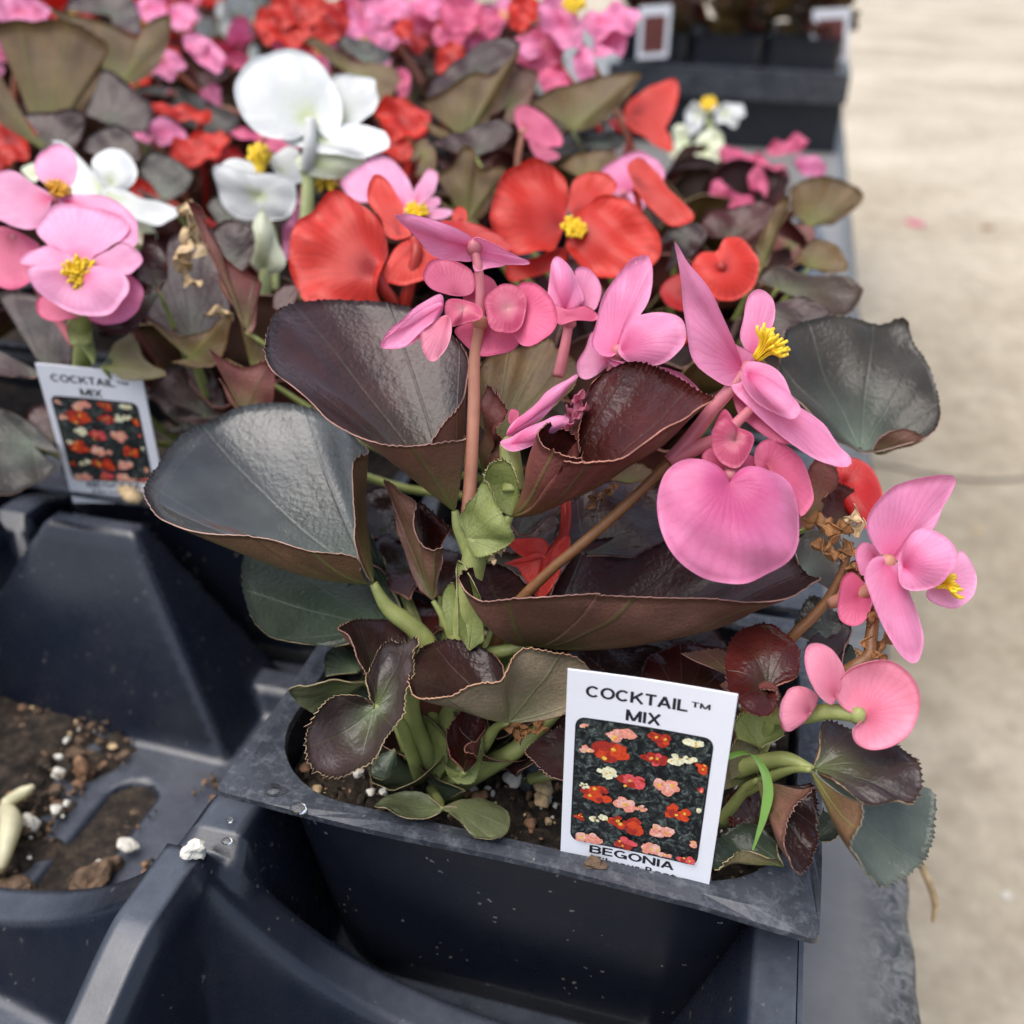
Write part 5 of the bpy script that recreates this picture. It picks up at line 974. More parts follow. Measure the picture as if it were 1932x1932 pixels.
# farther flowers: (plant, colour, crop, base, depth, petal ovals, stamen)
fl = flower(PLANTS[(0, 3)], 'R2', (450, 450), 420, stalk=[('R2', 450, 510, 421), ('R2', 420, 600, 424), ('R2', 380, 700, 430)], sm='stem_red')
petal(fl, 'red', 'R2', (460, 430), 420, [(430, 400), (480, 350), (560, 310), (622, 303), (627, 370), (602, 440), (560, 500), (500, 470), (430, 435)], tx=-.1, ty=.4)
petal(fl, 'red', 'R2', (450, 455), 418, [(405, 440), (470, 438), (540, 480), (590, 500), (607, 567), (560, 560), (500, 515), (430, 475)], tx=-.1, ty=.5)
petal(fl, 'dred', 'R2', (400, 470), 423, [(365, 460), (400, 445), (440, 465), (430, 500), (385, 490)], ty=.4)
FAR = [
       ((0, 4), 'white', 'R2', (740, 430), 560, [((690, 440), (38, 60), .2), ((820, 430), (62, 42), -.5), ((740, 400), (40, 25), 0)], (742, 388)),
       ((0, 4), 'cream', 'R2', (690, 560), 540, [((640, 530), (34, 70), -.3), ((740, 560), (55, 90), .4), ((720, 630), (50, 36), 0), ((650, 590), (60, 30), .3)], None),
       ((0, 4), 'rose', 'R2', (900, 620), 520, [((860, 590), (85, 34), .3), ((1040, 550), (85, 32), -.25), ((1130, 630), (66, 38), .5), ((940, 640), (34, 66), -.5), ((990, 650), (50, 34), 0)], None),
       ((0, 3), 'rose', 'R2', (800, 760), 430, [((775, 735), (32, 75), .1), ((850, 760), (64, 45), 0), ((760, 800), (30, 50), .3), ((930, 690), (30, 60), -.4)], None),
       ((-2, 3), 'red', 'Q4', (1290, 800), 400, [((1140, 715), (245, 52), .2), ((1275, 955), (215, 100), -.3), ((1460, 1010), (110, 75), .1)], None),
       ((-2, 3), 'pink', 'Q4', (980, 900), 420, [((1070, 840), (140, 85), .45), ((880, 860), (90, 30), .4)], None),
       ((-2, 1), 'red', 'Q4', (60, 980), 400, [((60, 880), (150, 180), .3)], None),
       ((-1, 3), 'red', 'Q5', (960, 880), 400, [((980, 760), (180, 140), .4), ((920, 930), (140, 90), .5), ((1090, 800), (70, 130), .2), ((1010, 1050), (30, 90), .1)], None),
       ((-1, 3), 'rose', 'Q5', (80, 900), 370, [((100, 900), (240, 60), .3)], None),
       ((-1, 4), 'red', 'R1', (1130, 80), 440, [((1125, 30), (110, 82), 0), ((1060, 100), (108, 72), .2), ((1240, 80), (80, 90), .3), ((1180, 130), (100, 50), 0)], None),
       ((-1, 4), 'pink', 'R1', (1450, 90), 500, [((1350, 90), (70, 55), .3), ((1460, 30), (90, 60), 0), ((1560, 70), (80, 60), .4), ((1480, 130), (70, 45), -.3), ((1620, 20), (70, 50), 0), ((1330, 30), (60, 50), 0)], None),
       ((-1, 4), 'rose', 'R1', (1780, 80), 480, [((1740, 50), (90, 70), .2), ((1700, 130), (70, 50), 0), ((1800, 150), (70, 40), .3), ((1850, 80), (50, 60), .3)], None),
       ((-1, 4), 'red', 'R1', (1690, 220), 470, [((1700, 215), (55, 65), .2), ((1520, 110), (40, 40), 0), ((1580, 160), (40, 30), 0)], None),
       ((0, 3), 'pink', 'R2', (230, 110), 400, [((180, 80), (72, 120), -.55), ((370, 75), (120, 58), -.15), ((100, 190), (98, 80), .1), ((270, 240), (40, 80), -.1), ((370, 165), (66, 55), -.2), ((160, 300), (70, 50), .3), ((60, 180), (50, 40), 0)], (235, 5)),
       ((0, 3), 'red', 'R2', (40, 60), 430, [((40, 40), (60, 70), .4)], None),
       ((-2, 4), 'pink', 'R1', (620, 230), 430, [((610, 230), (90, 60), .3), ((780, 200), (90, 50), .7), ((860, 230), (80, 34), -.1), ((740, 170), (50, 36), .3)], None),
       ((-3, 3), 'pink', 'R1', (90, 60), 430, [((70, 40), (110, 60), .1), ((150, 50), (40, 40), 0)], None),
       ((-2, 5), 'pink', 'R1', (550, 40), 480, [((570, 30), (60, 50), 0), ((690, 60), (50, 60), .5), ((430, 10), (50, 30), 0)], None),
       ((-1, 4), 'pink', 'R1', (640, 350), 440, [((800, 360), (45, 35), 0)], None),
       ((-1, 2), 'pink', 'R1', (1100, 900), 330, [((1110, 880), (40, 110), .2), ((1150, 740), (30, 60), .3)], None),
       ((-1, 3), 'rose', 'R1', (1520, 320), 430, [((1520, 300), (30, 60), 0)], None),
       ((-1, 2), 'red', 'R1', (540, 720), 380, [((535, 715), (45, 36), .3)], None)]
for key, colm, crop, base, d0, pets, sta in FAR:
    pl = PLANTS[key]; bw = P(*cv(crop, *base), d0 / 1000); tgt = np.array(pl.location)
    fl = flower(pl, crop, base, d0, sm={'red': 'stem_red', 'white': 'stem_pale', 'cream': 'stem_pale'}.get(colm, 'stem_pink'), sr=.0015)
    v, f = tube([bw, bw * .6 + tgt * .4 + np.array([0, 0, .01]), tgt], [.0012, .0015, .0018], 12, 7); mk('stem', v, f, {'red': 'stem_red', 'white': 'stem_pale', 'cream': 'stem_pale'}.get(colm, 'stem_peach'), pl, origin=pl.location)
    for i, ((cx, cy), (rx, ry), a) in enumerate(pets):
        bx, by = cx + (base[0] - cx) * .45, cy + (base[1] - cy) * .45
        mm_ = colm if i % 3 or colm not in ('red', 'pink') else {'red': 'red', 'pink': 'pink'}[colm]
        if i % 3 == 2: mm_ = {'red': 'dred', 'pink': 'rose', 'rose': 'pink'}.get(colm, colm)
        petal(fl, mm_, crop, (cx + (bx - cx) * .6, cy + (by - cy) * .6), d0 - 3 * (i % 2) + 2 * (i % 3), oval(cx, cy, rx, ry, a, 12, .12), tx=.15 * (-1)**i, ty=.35, cup=.28 * (-1)**(i // 2), n=44, rings=7, wave=.0022)
    if sta: stamens(fl, crop, (sta[0], sta[1] + 12), d0 - 4, sta, -3, 40, spread=.0035, r=.0006)
# leaves between them
bleaf((-2, 2), 'olive', 'Q4', (280, 960), 360, [(-40, 170), (100, 130), (200, 140), (300, 128), (400, 125), (520, 170), (620, 230), (705, 300), (670, 380), (620, 550), (535, 720), (450, 850), (100, 850), (-60, 700), (-60, 400)], up=False, ty=.1, n=110)
bleaf((-2, 3), 'olive', 'R1', (450, 330), 410, [(180, 25), (300, 60), (420, 92), (520, 142), (545, 95), (640, 55), (630, 170), (570, 280), (450, 320), (330, 250)], up=False, ty=.1)
bleaf((-2, 3), 'bronze', 'R1', (420, 60), 430, [(240, 40), (300, -30), (450, -40), (520, 40), (520, 130), (420, 85)], up=True, ty=.7)
bleaf((-2, 3), 'bronze', 'Q4', (700, 800), 385, [(540, 740), (640, 480), (705, 458), (800, 520), (920, 620), (985, 700), (940, 840), (800, 850), (640, 820)], ty=.5)
bleaf((-2, 2), 'bronze', 'Q4', (330, 980), 345, [(140, 730), (300, 718), (520, 718), (532, 850), (480, 960), (330, 1000), (230, 950)], ty=.3)
bleaf((-2, 2), 'bronze', 'Q4', (760, 1060), 345, [(520, 960), (600, 860), (720, 810), (850, 860), (900, 960), (860, 1060), (720, 1120), (580, 1050)], ty=.5)
bleaf((-1, 2), 'slate', 'Q4', (1050, 1290), 340, [(890, 1080), (960, 980), (1080, 1000), (1230, 1100), (1225, 1180), (1120, 1280), (980, 1300), (880, 1220)], ty=.4)
bleaf((-1, 2), 'slate', 'Q4', (1450, 1500), 330, [(1330, 1330), (1400, 1260), (1560, 1290), (1640, 1400), (1560, 1500), (1400, 1480)], ty=.5)
bleaf((-2, 4), 'slate', 'Q4', (1150, 640), 440, [(860, 580), (1000, 550), (1200, 590), (1400, 680), (1540, 760), (1480, 860), (1250, 830), (1000, 720)], ty=.5)
bleaf((-1, 3), 'olive', 'Q5', (1380, 900), 350, [(1090, 665), (1200, 620), (1330, 530), (1450, 458), (1550, 480), (1640, 420), (1740, 290), (1680, 480), (1590, 660), (1500, 820), (1400, 900), (1200, 880), (1120, 780)], up=False, ty=.1, n=100)
bleaf((-1, 3), 'bronze', 'Q5', (1400, 520), 362, [(1130, 640), (1180, 520), (1350, 380), (1500, 270), (1680, 250), (1740, 300), (1640, 430), (1550, 480), (1450, 460), (1330, 530)], up=True, ty=.8)
bleaf((-1, 4), 'olive', 'Q5', (640, 480), 420, [(340, 260), (420, 240), (560, 330), (680, 400), (780, 410), (900, 420), (960, 500), (900, 620), (800, 680), (600, 560), (480, 480)], up=False, ty=.2)
bleaf((-1, 4), 'slate', 'Q5', (720, 390), 435, [(540, 270), (620, 240), (780, 270), (890, 340), (880, 410), (760, 400), (640, 370)], ty=.9)
bleaf((0, 3), 'olive', 'Q6', (950, 1010), 370, [(610, 790), (750, 710), (900, 660), (1150, 590), (1460, 565), (1420, 670), (1330, 800), (1200, 930), (1000, 1010), (800, 960)], up=False, ty=.2, n=100)
bleaf((0, 3), 'bronze', 'Q6', (450, 820), 372, [(300, 900), (400, 640), (540, 540), (680, 560), (640, 720), (560, 900), (400, 980)], up=False, ty=.2)
bleaf((0, 2), 'bronze', 'Q5', (1450, 1010), 338, [(1150, 930), (1280, 870), (1450, 810), (1600, 770), (1690, 830), (1640, 920), (1500, 990), (1300, 990)], up=True, ty=.7)
bleaf((0, 2), 'olive', 'Q5', (1400, 1420), 318, [(1190, 1130), (1300, 1060), (1370, 940), (1440, 960), (1480, 1080), (1640, 1080), (1560, 1250), (1480, 1400), (1300, 1400), (1210, 1280)], up=False, ty=.1)
bleaf((0, 2), 'olive', 'Q6', (1050, 1400), 345, [(850, 1290), (950, 1200), (1080, 1170), (1250, 1180), (1280, 1260), (1150, 1380), (950, 1400)], up=False, ty=.3)
bleaf((0, 3), 'slate', 'Q6', (1150, 1130), 375, [(900, 1140), (1000, 1040), (1200, 1020), (1350, 1080), (1280, 1160), (1050, 1180)], ty=.6)
bleaf((0, 2), 'bronze', 'R2', (620, 900), 310, [(540, 930), (600, 860), (700, 840), (730, 900), (650, 980), (580, 1020)], ty=.4)
bleaf((0, 2), 'olive', 'Q5', (1120, 1000), 345, [(1040, 1040), (1060, 940), (1130, 900), (1200, 1000), (1160, 1110), (1060, 1130)], up=False)

# ------------------------------------------------------------------ the rest of each plant behind: common leaf and bloom shapes, each piece its own object
def proto_leaf(i, kind):
    rg = np.random.RandomState(i + 3); s = 1.0
    ph = np.linspace(-2.75, 2.75, 44); R = .78 + .22 * np.cos(ph) + .035 * np.sin(3 * ph + rg.rand() * 6)
    x, y = R * np.cos(ph), R * np.sin(ph)
    fold = rg.uniform(.35, 1.0)
    z = fold * np.abs(y)**1.35 * .8 + .10 * np.sin(4 * ph + rg.rand() * 6) + .12 * (x**2)
    O = np.column_stack([x, y * math.cos(fold * .7), z])
    v, f, mi, at = fan((0, 0, 0), O, False, 6, (0, 0, -.04), 0, .02, .012, None, .02, 1 + i, toothn=2.5)
    # upper face must be the +z one
    me = mk('leaf', v, f, [kind + '_top', kind + '_un', kind + '_ed'], None, mi, True, at)
    q = me.data; n = sum(p.normal.z * p.area for p in q.polygons if p.material_index == 0)
    if n < 0: q.materials[0], q.materials[1] = M[kind + '_un'], M[kind + '_top']
    bpy.data.objects.remove(me); return q
LP = {k: [proto_leaf(i * 5 + j, k) for i in range(5)] for j, k in enumerate(('bronze', 'wine', 'olive', 'slate'))}
def proto_petal(i, kind, w):
    th = np.linspace(0, 2 * math.pi, 22, endpoint=False); x, y = .5 + .5 * np.cos(th), w * np.sin(th)
    O = np.column_stack([x, y * (1 + .10 * np.sin(3 * th)), .18 * x**2 + .35 * y**2])
    v, f, mi, at = fan((0.04, 0, 0), O, True, 5, (0, 0, 0), -.05, .02, 0, None, .03, 2 + i, ruffle=.055)
    me = mk('petal', v, f, kind, None, None, True, at); q = me.data; bpy.data.objects.remove(me); return q
PPT = {k: (proto_petal(1, k, .52), proto_petal(2, k, .26)) for k in ('pink', 'lpink', 'rose', 'red', 'dred', 'white', 'cream')}
def proto_stamen():
    parts = []
    for i in range(14):
        q = math.sqrt((i + .5) / 14) * .17; t_ = i * 2.4; s = np.array([math.cos(t_), math.sin(t_), 0])
        parts.append(tube([s * q * .3, s * q * .7 + [0, 0, .12], s * q * 1.3 + [0, 0, .27], s * q * 1.3 + [0, 0, .31]], [.018, .02, .04, .03], 4, 4))
    v, f = join(parts); me = mk('stamens', v, f, 'stamen'); q = me.data; bpy.data.objects.remove(me); return q
STP = proto_stamen()
def proto_stalk(m_):
    v, f = tube([(0, 0, 0), (.02, 0, -.3), (.0, .02, -.7), (0, 0, -1)], [.06, .045, .045, .05], 6, 6); me = mk('flower', v, f, m_); q = me.data; bpy.data.objects.remove(me); return q
SKP = {k: proto_stalk(k) for k in ('stem_pink', 'stem_red', 'stem_pale')}
def proto_stem():
    v, f = tube([(0, 0, 0), (0, .06, .35), (0, .06, .7), (0, 0, 1)], [.02, .018, .016, .013], 7, 6); me = mk('leaf_stalk', v, f, 'stem_brown'); q = me.data; bpy.data.objects.remove(me); return q
PSP = proto_stem()
def child(name, me, parent, mat4):
    o = bpy.data.objects.new(name, me); COL.objects.link(o); o.parent = parent; o.matrix_basis = mat4; return o
for (c, r) in GRID:
    if r == 0: continue
    pl = PLANTS[(c, r)]; rg = random.Random(c * 31 + r * 7 + 1); near = r <= 3 and c >= -2
    nl = 18 if near else 18
    for i in range(nl):
        az = 2 * math.pi * (i / nl) + rg.uniform(-.3, .3); hgt = rg.uniform(.012, .036) if near else (rg.uniform(.004, .02) if c == 0 else rg.uniform(.02, .062))
        rad = rg.uniform(.008, .042) * (1.0 if i % 3 else .6); size = rg.uniform(.020, .032)
        if c == 0: rad *= .8 if math.cos(az) > 0 else 1
        pos = Vector((rad * math.cos(az), rad * .8 * math.sin(az), .012 + hgt))
        rot = Matrix.Rotation(az + rg.uniform(-.6, .6), 4, 'Z') @ Matrix.Rotation(-rg.uniform(.1, 1.1), 4, 'Y') @ Matrix.Rotation(rg.uniform(-.5, .5), 4, 'X')
        kd = rg.choice(['bronze', 'bronze', 'wine', 'wine', 'olive'])
        child('leaf', rg.choice(LP[kd]), pl, Matrix.Translation(pos) @ rot @ Matrix.Diagonal((size, size, size, 1)))
        L = pos.length; q = pos.to_track_quat('Z', 'Y').to_matrix().to_4x4()
        child('leaf_stalk', PSP, pl, q @ Matrix.Diagonal((.06, .06, L, 1)))
    col = VARIETY[(c, r)]; nf = (0 if near else (rg.randint(5, 8) if r > 3 else rg.randint(3, 5)))
    if (c, r) in ((0, 3), (0, 4), (-1, 4)): nf = 0
    for i in range(nf):
        az = rg.uniform(0, 6.28); rad = rg.uniform(.005, .045); hgt = rg.uniform(.055, .085)
        pos = Vector((rad * math.cos(az), rad * .8 * math.sin(az), .012 + hgt)); s = rg.uniform(.014, .019)
        tilt = Matrix.Rotation(rg.uniform(0, 6.28), 4, 'Z') @ Matrix.Rotation(rg.uniform(.2, 1.2), 4, 'Y')
        fm = child('flower', SKP[{'red': 'stem_red', 'white': 'stem_pale'}.get(col, 'stem_pink')], pl, Matrix.Translation(pos) @ Matrix.Diagonal((.02, .02, .03, 1)))
        inv = (Matrix.Translation(pos) @ Matrix.Diagonal((.02, .02, .03, 1))).inverted()
        for k in range(4):
            mm_ = PPT[col][k % 2] if rg.random() < .75 else PPT[{'red': 'dred', 'pink': 'rose', 'rose': 'pink', 'white': 'cream', 'lpink': 'pink'}[col]][k % 2]
            child('petal', mm_, fm, inv @ Matrix.Translation(pos) @ tilt @ Matrix.Rotation(k * math.pi / 2, 4, 'Z') @ Matrix.Rotation(-rg.uniform(-.1, .5), 4, 'Y') @ Matrix.Diagonal((s, s, s, 1)))
        if i % 2 == 0: child('stamens', STP, fm, inv @ Matrix.Translation(pos) @ tilt @ Matrix.Diagonal((s, s, s, 1)))

_rg = random.Random(21)
LPG = {k: [proto_leaf(40 + i * 5 + j, k) for i in range(3)] for j, k in enumerate(('green', 'lime', 'moss'))}
for i in range(26):                                          # small leaves crowding the foot of the nearest plant
    az = _rg.uniform(.0, 6.28); rad = _rg.uniform(.004, .026); size = _rg.uniform(.008, .014)
    pos = Vector((-.014 + rad * 1.25 * math.cos(az), -.014 + abs(rad) * .9 * math.sin(az) + .006, .004 + _rg.uniform(0, .016)))
    if pos.y < -.024: pos.y = -.018
    rot = Matrix.Rotation(az + _rg.uniform(-.5, .5), 4, 'Z') @ Matrix.Rotation(-_rg.uniform(.3, 1.2), 4, 'Y') @ Matrix.Rotation(_rg.uniform(-.6, .6), 4, 'X')
    kd = _rg.choice(['green', 'moss', 'lime', 'bronze', 'wine', 'bronze']); src = LPG.get(kd) or LP[kd]
    child('leaf', _rg.choice(src), mp, Matrix.Translation(pos) @ rot @ Matrix.Diagonal((size, size, size, 1)))
for i, (x, y, d) in enumerate([(760, 1330, 199), (800, 1290, 197), (935, 1300, 198), (960, 1330, 199), (905, 1240, 196), (840, 1230, 199), (1010, 1300, 200), (780, 1400, 203)]):
    stem(mp, 'D', [(848 + 5 * (i % 4 - 2), 1485, 210), ((848 + x) / 2, (1485 + y) / 2 - 12, (210 + d) / 2), (x, y, d)], [.0016, .0014, .0011], 'stem_green', 'stem', 14)

# ------------------------------------------------------------------ far tray on the bench at the top right
FY = 1.20
ft = empty('plant_flat', (-.08, FY + .15, BZ + .0005), 'black tray of low dark plants at the far end of the bench', 'tray')
def boxm(x0, x1, y0, y1, z0, z1, b=.002):
    xs, ys_, zs = (x0, x1), (y0, y1), (z0, z1); V = [(x, y, z) for z in zs for y in ys_ for x in xs]
    return np.array(V, float), [(0, 2, 3, 1), (4, 5, 7, 6), (0, 1, 5, 4), (2, 6, 7, 3), (0, 4, 6, 2), (1, 3, 7, 5)]
for nm, parts_, mm_ in (('front_wall', [boxm(-.205, .043, FY, FY + .004, BZ + .0006, -.0125)], 'pot'), ('lip', [boxm(-.21, .046, FY - .012, FY + .004, -.012, .018)], 'rim'),
                       ('side_wall', [boxm(.039, .043, FY + .0045, FY + .30, BZ + .0006, -.0125)], 'pot'), ('side_lip', [boxm(.0395, .046, FY + .0045, FY + .30, -.012, .018)], 'rim'),
                       ('floor_pan', [boxm(-.205, .0385, FY + .0045, FY + .30, BZ + .0006, BZ + .003)], 'pot')):
    v, f = join(parts_); mk(nm, v, f, mm_, ft, smooth=False, origin=ft.location)
rg = random.Random(77)
for i, (x, row) in enumerate([(-.165, 0), (-.085, 0), (-.005, 0), (-.165, 1), (-.085, 1), (-.005, 1)]):
    y = FY + .05 + row * .12
    cp_ = empty('cell_pack', (x, y, BZ + .004), f'dark plastic cell pack in the far tray, {ORD[row]} row, {ORD[2 - i % 3]} from concrete', 'pot', 'cell packs in the far tray')
    rings = [np.column_stack([rrect(a, b, .008, 4, 3), np.full(len(rrect(a, b, .008, 4, 3)), z)]) for a, b, z in ((.036, .042, 0), (.0382, .048, .108), (.0395, .050, .109), (.0395, .050, .107), (.036, .044, .107), (.034, .042, .096))]
    v, f = loftrings(rings, True); mk('wall', v, [q[::-1] for q in f], 'pot', cp_, smooth=False)
    pl = empty('seedling_clump', (x, y, .045), f'blurred low brownish plants in the far tray, {ORD[row]} row, {ORD[2 - i % 3]} from concrete', 'plant', 'plants in the far tray')
    for k in range(44):
        az = rg.uniform(0, 6.28); rad = rg.uniform(0, .044); s = rg.uniform(.014, .024)
        pos = Vector((rad * math.cos(az), rad * math.sin(az), rg.uniform(.0, .062)))
        rot = Matrix.Rotation(az, 4, 'Z') @ Matrix.Rotation(-rg.uniform(-.3, 1.1), 4, 'Y') @ Matrix.Rotation(rg.uniform(-.5, .5), 4, 'X')
        child('leaf', rg.choice(LP[rg.choice(['olive', 'olive', 'wine', 'olive', 'bronze'])]), pl, Matrix.Translation(pos) @ rot @ Matrix.Diagonal((s, s, s, 1)))
    for k in range(6):
        pos = Vector((rg.uniform(-.035, .035), rg.uniform(-.04, .03), rg.uniform(.045, .075))); s = .012; tilt = Matrix.Rotation(rg.uniform(0, 6.28), 4, 'Z') @ Matrix.Rotation(rg.uniform(0, .9), 4, 'Y')
        fm = child('flower', SKP['stem_red'], pl, Matrix.Translation(pos) @ Matrix.Diagonal((.015, .015, .03, 1))); inv = (Matrix.Translation(pos) @ Matrix.Diagonal((.015, .015, .03, 1))).inverted()
        for j in range(4): child('petal', PPT['dred' if rg.random() < .5 else 'rose'][j % 2], fm, inv @ Matrix.Translation(pos) @ tilt @ Matrix.Rotation(j * math.pi / 2, 4, 'Z') @ Matrix.Diagonal((s, s, s, 1)))

# ------------------------------------------------------------------ plant tags
def font_mesh(txt, size, offs):
    cu = bpy.data.curves.new('t', 'FONT'); cu.body = txt; cu.size = size; cu.offset = offs; cu.resolution_u = 4
    ob = bpy.data.objects.new('t', cu); COL.objects.link(ob); dg = bpy.context.evaluated_depsgraph_get()
    me = bpy.data.meshes.new_from_object(ob.evaluated_get(dg)); bpy.data.objects.remove(ob)
    v = np.array([x.co[:] for x in me.vertices]); f = [tuple(p.vertices) for p in me.polygons]; bpy.data.meshes.remove(me)
    return v, f
# wide grotesque capitals drawn as strokes: (width, [polyline, ...])
def _arc(cx, cy, rx, ry, a0, a1, n=14): return [(cx + rx * math.cos(math.radians(a0 + (a1 - a0) * i / n)), cy + ry * math.sin(math.radians(a0 + (a1 - a0) * i / n))) for i in range(n + 1)]
GLYPH = {'C': (.92, [_arc(.46, .5, .39, .43, 42, 318, 20)]), 'O': (.98, [_arc(.49, .5, .41, .43, 0, 360, 26)]), 'K': (.90, [[(.09, 0), (.09, 1)], [(.12, .36), (.80, .99)], [(.36, .56), (.84, .0)]]),
         'T': (.80, [[(.40, 0), (.40, .95)], [(.02, .93), (.78, .93)]]), 'A': (.92, [[(.07, 0), (.46, .98)], [(.46, .98), (.85, 0)], [(.2, .30), (.72, .30)]]), 'I': (.24, [[(.12, 0), (.12, 1)]]), 'L': (.74, [[(.09, 0), (.09, 1)], [(.02, .07), (.72, .07)]]),
         'M': (1.06, [[(.09, 0), (.09, 1)], [(.97, 0), (.97, 1)], [(.09, .97), (.53, .04)], [(.53, .04), (.97, .97)]]), 'X': (.88, [[(.08, .0), (.80, 1)], [(.08, 1), (.80, 0)]]), 'B': (.88, [[(.09, 0), (.09, 1)], [(.09, .93), (.5, .93)] + _arc(.5, .73, .25, .20, 90, -90, 8) + [(.09, .53)], [(.09, .53), (.52, .53)] + _arc(.52, .30, .27, .23, 90, -90, 8) + [(.09, .07)]]),
         'E': (.80, [[(.09, 0), (.09, 1)], [(.09, .93), (.76, .93)], [(.09, .52), (.72, .52)], [(.09, .07), (.78, .07)]]), 'G': (.98, [_arc(.48, .5, .40, .43, 45, 330, 20), [(.86, .0), (.86, .46)], [(.52, .43), (.91, .43)]]), 'N': (.94, [[(.09, 0), (.09, 1)], [(.85, 0), (.85, 1)], [(.09, .96), (.85, .04)]])}
def stroke_text(txt, w=.108, gap=.10):
    V, Fc, x = [], [], 0.
    for ch in txt:
        wd, lines = GLYPH[ch]
        for ln in lines:
            q = np.array(ln, float) + [x, 0]; T = np.gradient(q, axis=0); T /= np.linalg.norm(T, axis=1)[:, None]; Nn = np.column_stack([-T[:, 1], T[:, 0]]) * [w, w * .82]
            b = len(V); k = len(q)
            for i in range(k): V += [(*(q[i] + Nn[i]), 0), (*(q[i] - Nn[i]), 0)]
            Fc += [(b + 2 * i, b + 2 * i + 1, b + 2 * i + 3, b + 2 * i + 2) for i in range(k - 1)]
        x += wd + gap
    return np.array(V), Fc
FLOWERS = [(240, 370, 's', 22), (375, 405, 's', 46), (520, 415, 'r', 42), (650, 425, 'c', 36), (240, 465, 's', 30), (345, 470, 'r', 66), (508, 490, 'q', 42), (590, 490, 'c', 30), (635, 492, 'c', 26), (690, 520, 'r', 34), (325, 545, 'c', 34), (410, 580, 'q', 46), (555, 595, 's', 52), (688, 598, 'q', 20), (280, 630, 'r', 54), (232, 596, 'c', 18),
           (395, 665, 's', 46), (455, 682, 's', 24), (592, 687, 'r', 42), (680, 675, 'c', 18), (214, 722, 'r', 24), (270, 726, 'c', 24), (310, 722, 'c', 24), (395, 745, 'r', 58), (528, 765, 's', 40), (645, 800, 's', 30), (245, 810, 's', 46), (393, 820, 'q', 38), (495, 840, 's', 42), (545, 862, 's', 26), (625, 872, 'q', 36)]
def plant_tag(crop, corners, label, below=.10):
    TL, TR, BR, BL = [P(*cv(crop, x, y), d / 1000) for (x, y, d) in corners]
    base = BL + (BL - TL) * below
    t = empty('plant_tag', (BL + BR) / 2, label, 'plant tag', 'white plant tags in the pots'); o = np.array(t.location)
    nrm = np.cross(TR - TL, BL - TL); nrm /= np.linalg.norm(nrm)
    if np.dot(nrm, np.array([0, 0, H]) - TL) < 0: nrm = -nrm
    def uv(u, v, k=0.): return (TL * (1 - u) + TR * u) * (1 - v) + (BL * (1 - u) + BR * u) * v + nrm * k
    # card with a slight bow
    nu, nv = 13, 21; V = []; bow = lambda u: -.0004 * math.sin(math.pi * u)
    for k in (0, -.00035):
        for j in range(nv):
            for i in range(nu):
                u, v_ = i / (nu - 1), (1 + below) * j / (nv - 1); V.append(uv(u, v_, k + bow(u)))
    n = nu * nv; Fc = []
    for j in range(nv - 1):
        for i in range(nu - 1):
            a = j * nu + i; q = (a, a + nu, a + nu + 1, a + 1); Fc.append(q); Fc.append(tuple(n + x for x in q[::-1]))
    edge = [i for i in range(nu)] + [j * nu + nu - 1 for j in range(1, nv)] + [(nv - 1) * nu + i for i in range(nu - 2, -1, -1)] + [j * nu for j in range(nv - 2, 0, -1)]
    for i in range(len(edge)): a, b = edge[i], edge[(i + 1) % len(edge)]; Fc.append((a, b, b + n, a + n))
    mk('card', V, Fc, 'card', t, smooth=False, origin=o)
    def put(name, v, f, m_, k, mi=None):
        V = [uv(a, b, k + bow(a) + (c if len(q) > 2 else 0)) for q in v for a, b, c in [(q[0], q[1], q[2] if len(q) > 2 else 0)]]
        return mk(name, V, f, m_, t, mi, smooth=False, origin=o)
    wmm, hmm = np.linalg.norm(TR - TL), np.linalg.norm(BL - TL); asp = wmm / hmm
    def text(txt, u0, u1, v0, v1, offs=None):
        v, f = stroke_text(txt) if offs is None else font_mesh(txt, 1.0, offs); lo, hi = v.min(0), v.max(0)
        q = [(u0 + (a - lo[0]) / (hi[0] - lo[0]) * (u1 - u0), v1 - (b - lo[1]) / (hi[1] - lo[1]) * (v1 - v0)) for a, b, _ in v]
        # fine subdivision is not needed: letters are tiny against the card's bow
        put('lettering', q, f, 'ink', .00006)
    text('COCKTAIL', .115, .725, .062, .122); text('TM', .745, .855, .066, .092); text('MIX', .365, .575, .152, .212)
    text('BEGONIA', .195, .76, .914, .960); text('Fibrous Root', .24, .78, .974, 1.012, .008)
    # picture with rounded corners
    rr = rrect(.5, .5, .07, 6, 6); cx, cy, sw, sh = .4825, .565, .825, .665
    rad = [(cx + x * sw, cy + y * sh) for x, y in rr]; rad2 = [(cx + x * (sw + .018), cy + y * (sh + .013)) for x, y in rr]
    put('picture_border', [(cx, cy)] + rad2, [(0, i + 1, (i + 1) % len(rr) + 1) for i in range(len(rr))], 'ink', .00005)
    put('picture', [(cx, cy)] + rad, [(0, i + 1, (i + 1) % len(rr) + 1) for i in range(len(rr))], 'print', .00009)
    rg = random.Random(4); V, Fc, mi = [], [], []; lay = 0
    MI = {'s': 0, 'r': 1, 'c': 2, 'q': 3}
    def disc(u, v, r, m_, el):
        nonlocal lay
        r0 = len(V); k = 9; ph = rg.uniform(0, 6)
        u, v = min(max(u, .095), .868), min(max(v, .262), .872)
        for i in range(k):
            a = 2 * math.pi * i / k; q = r * rg.uniform(.75, 1.15)
            V.append((min(max(u + q * math.cos(a + ph), .078), .887), min(max(v + q * math.sin(a + ph) * asp * el, .240), .892), .00011 + lay * 1.2e-6))
        Fc.append(tuple(range(r0, r0 + k))); mi.append(m_); lay += 1
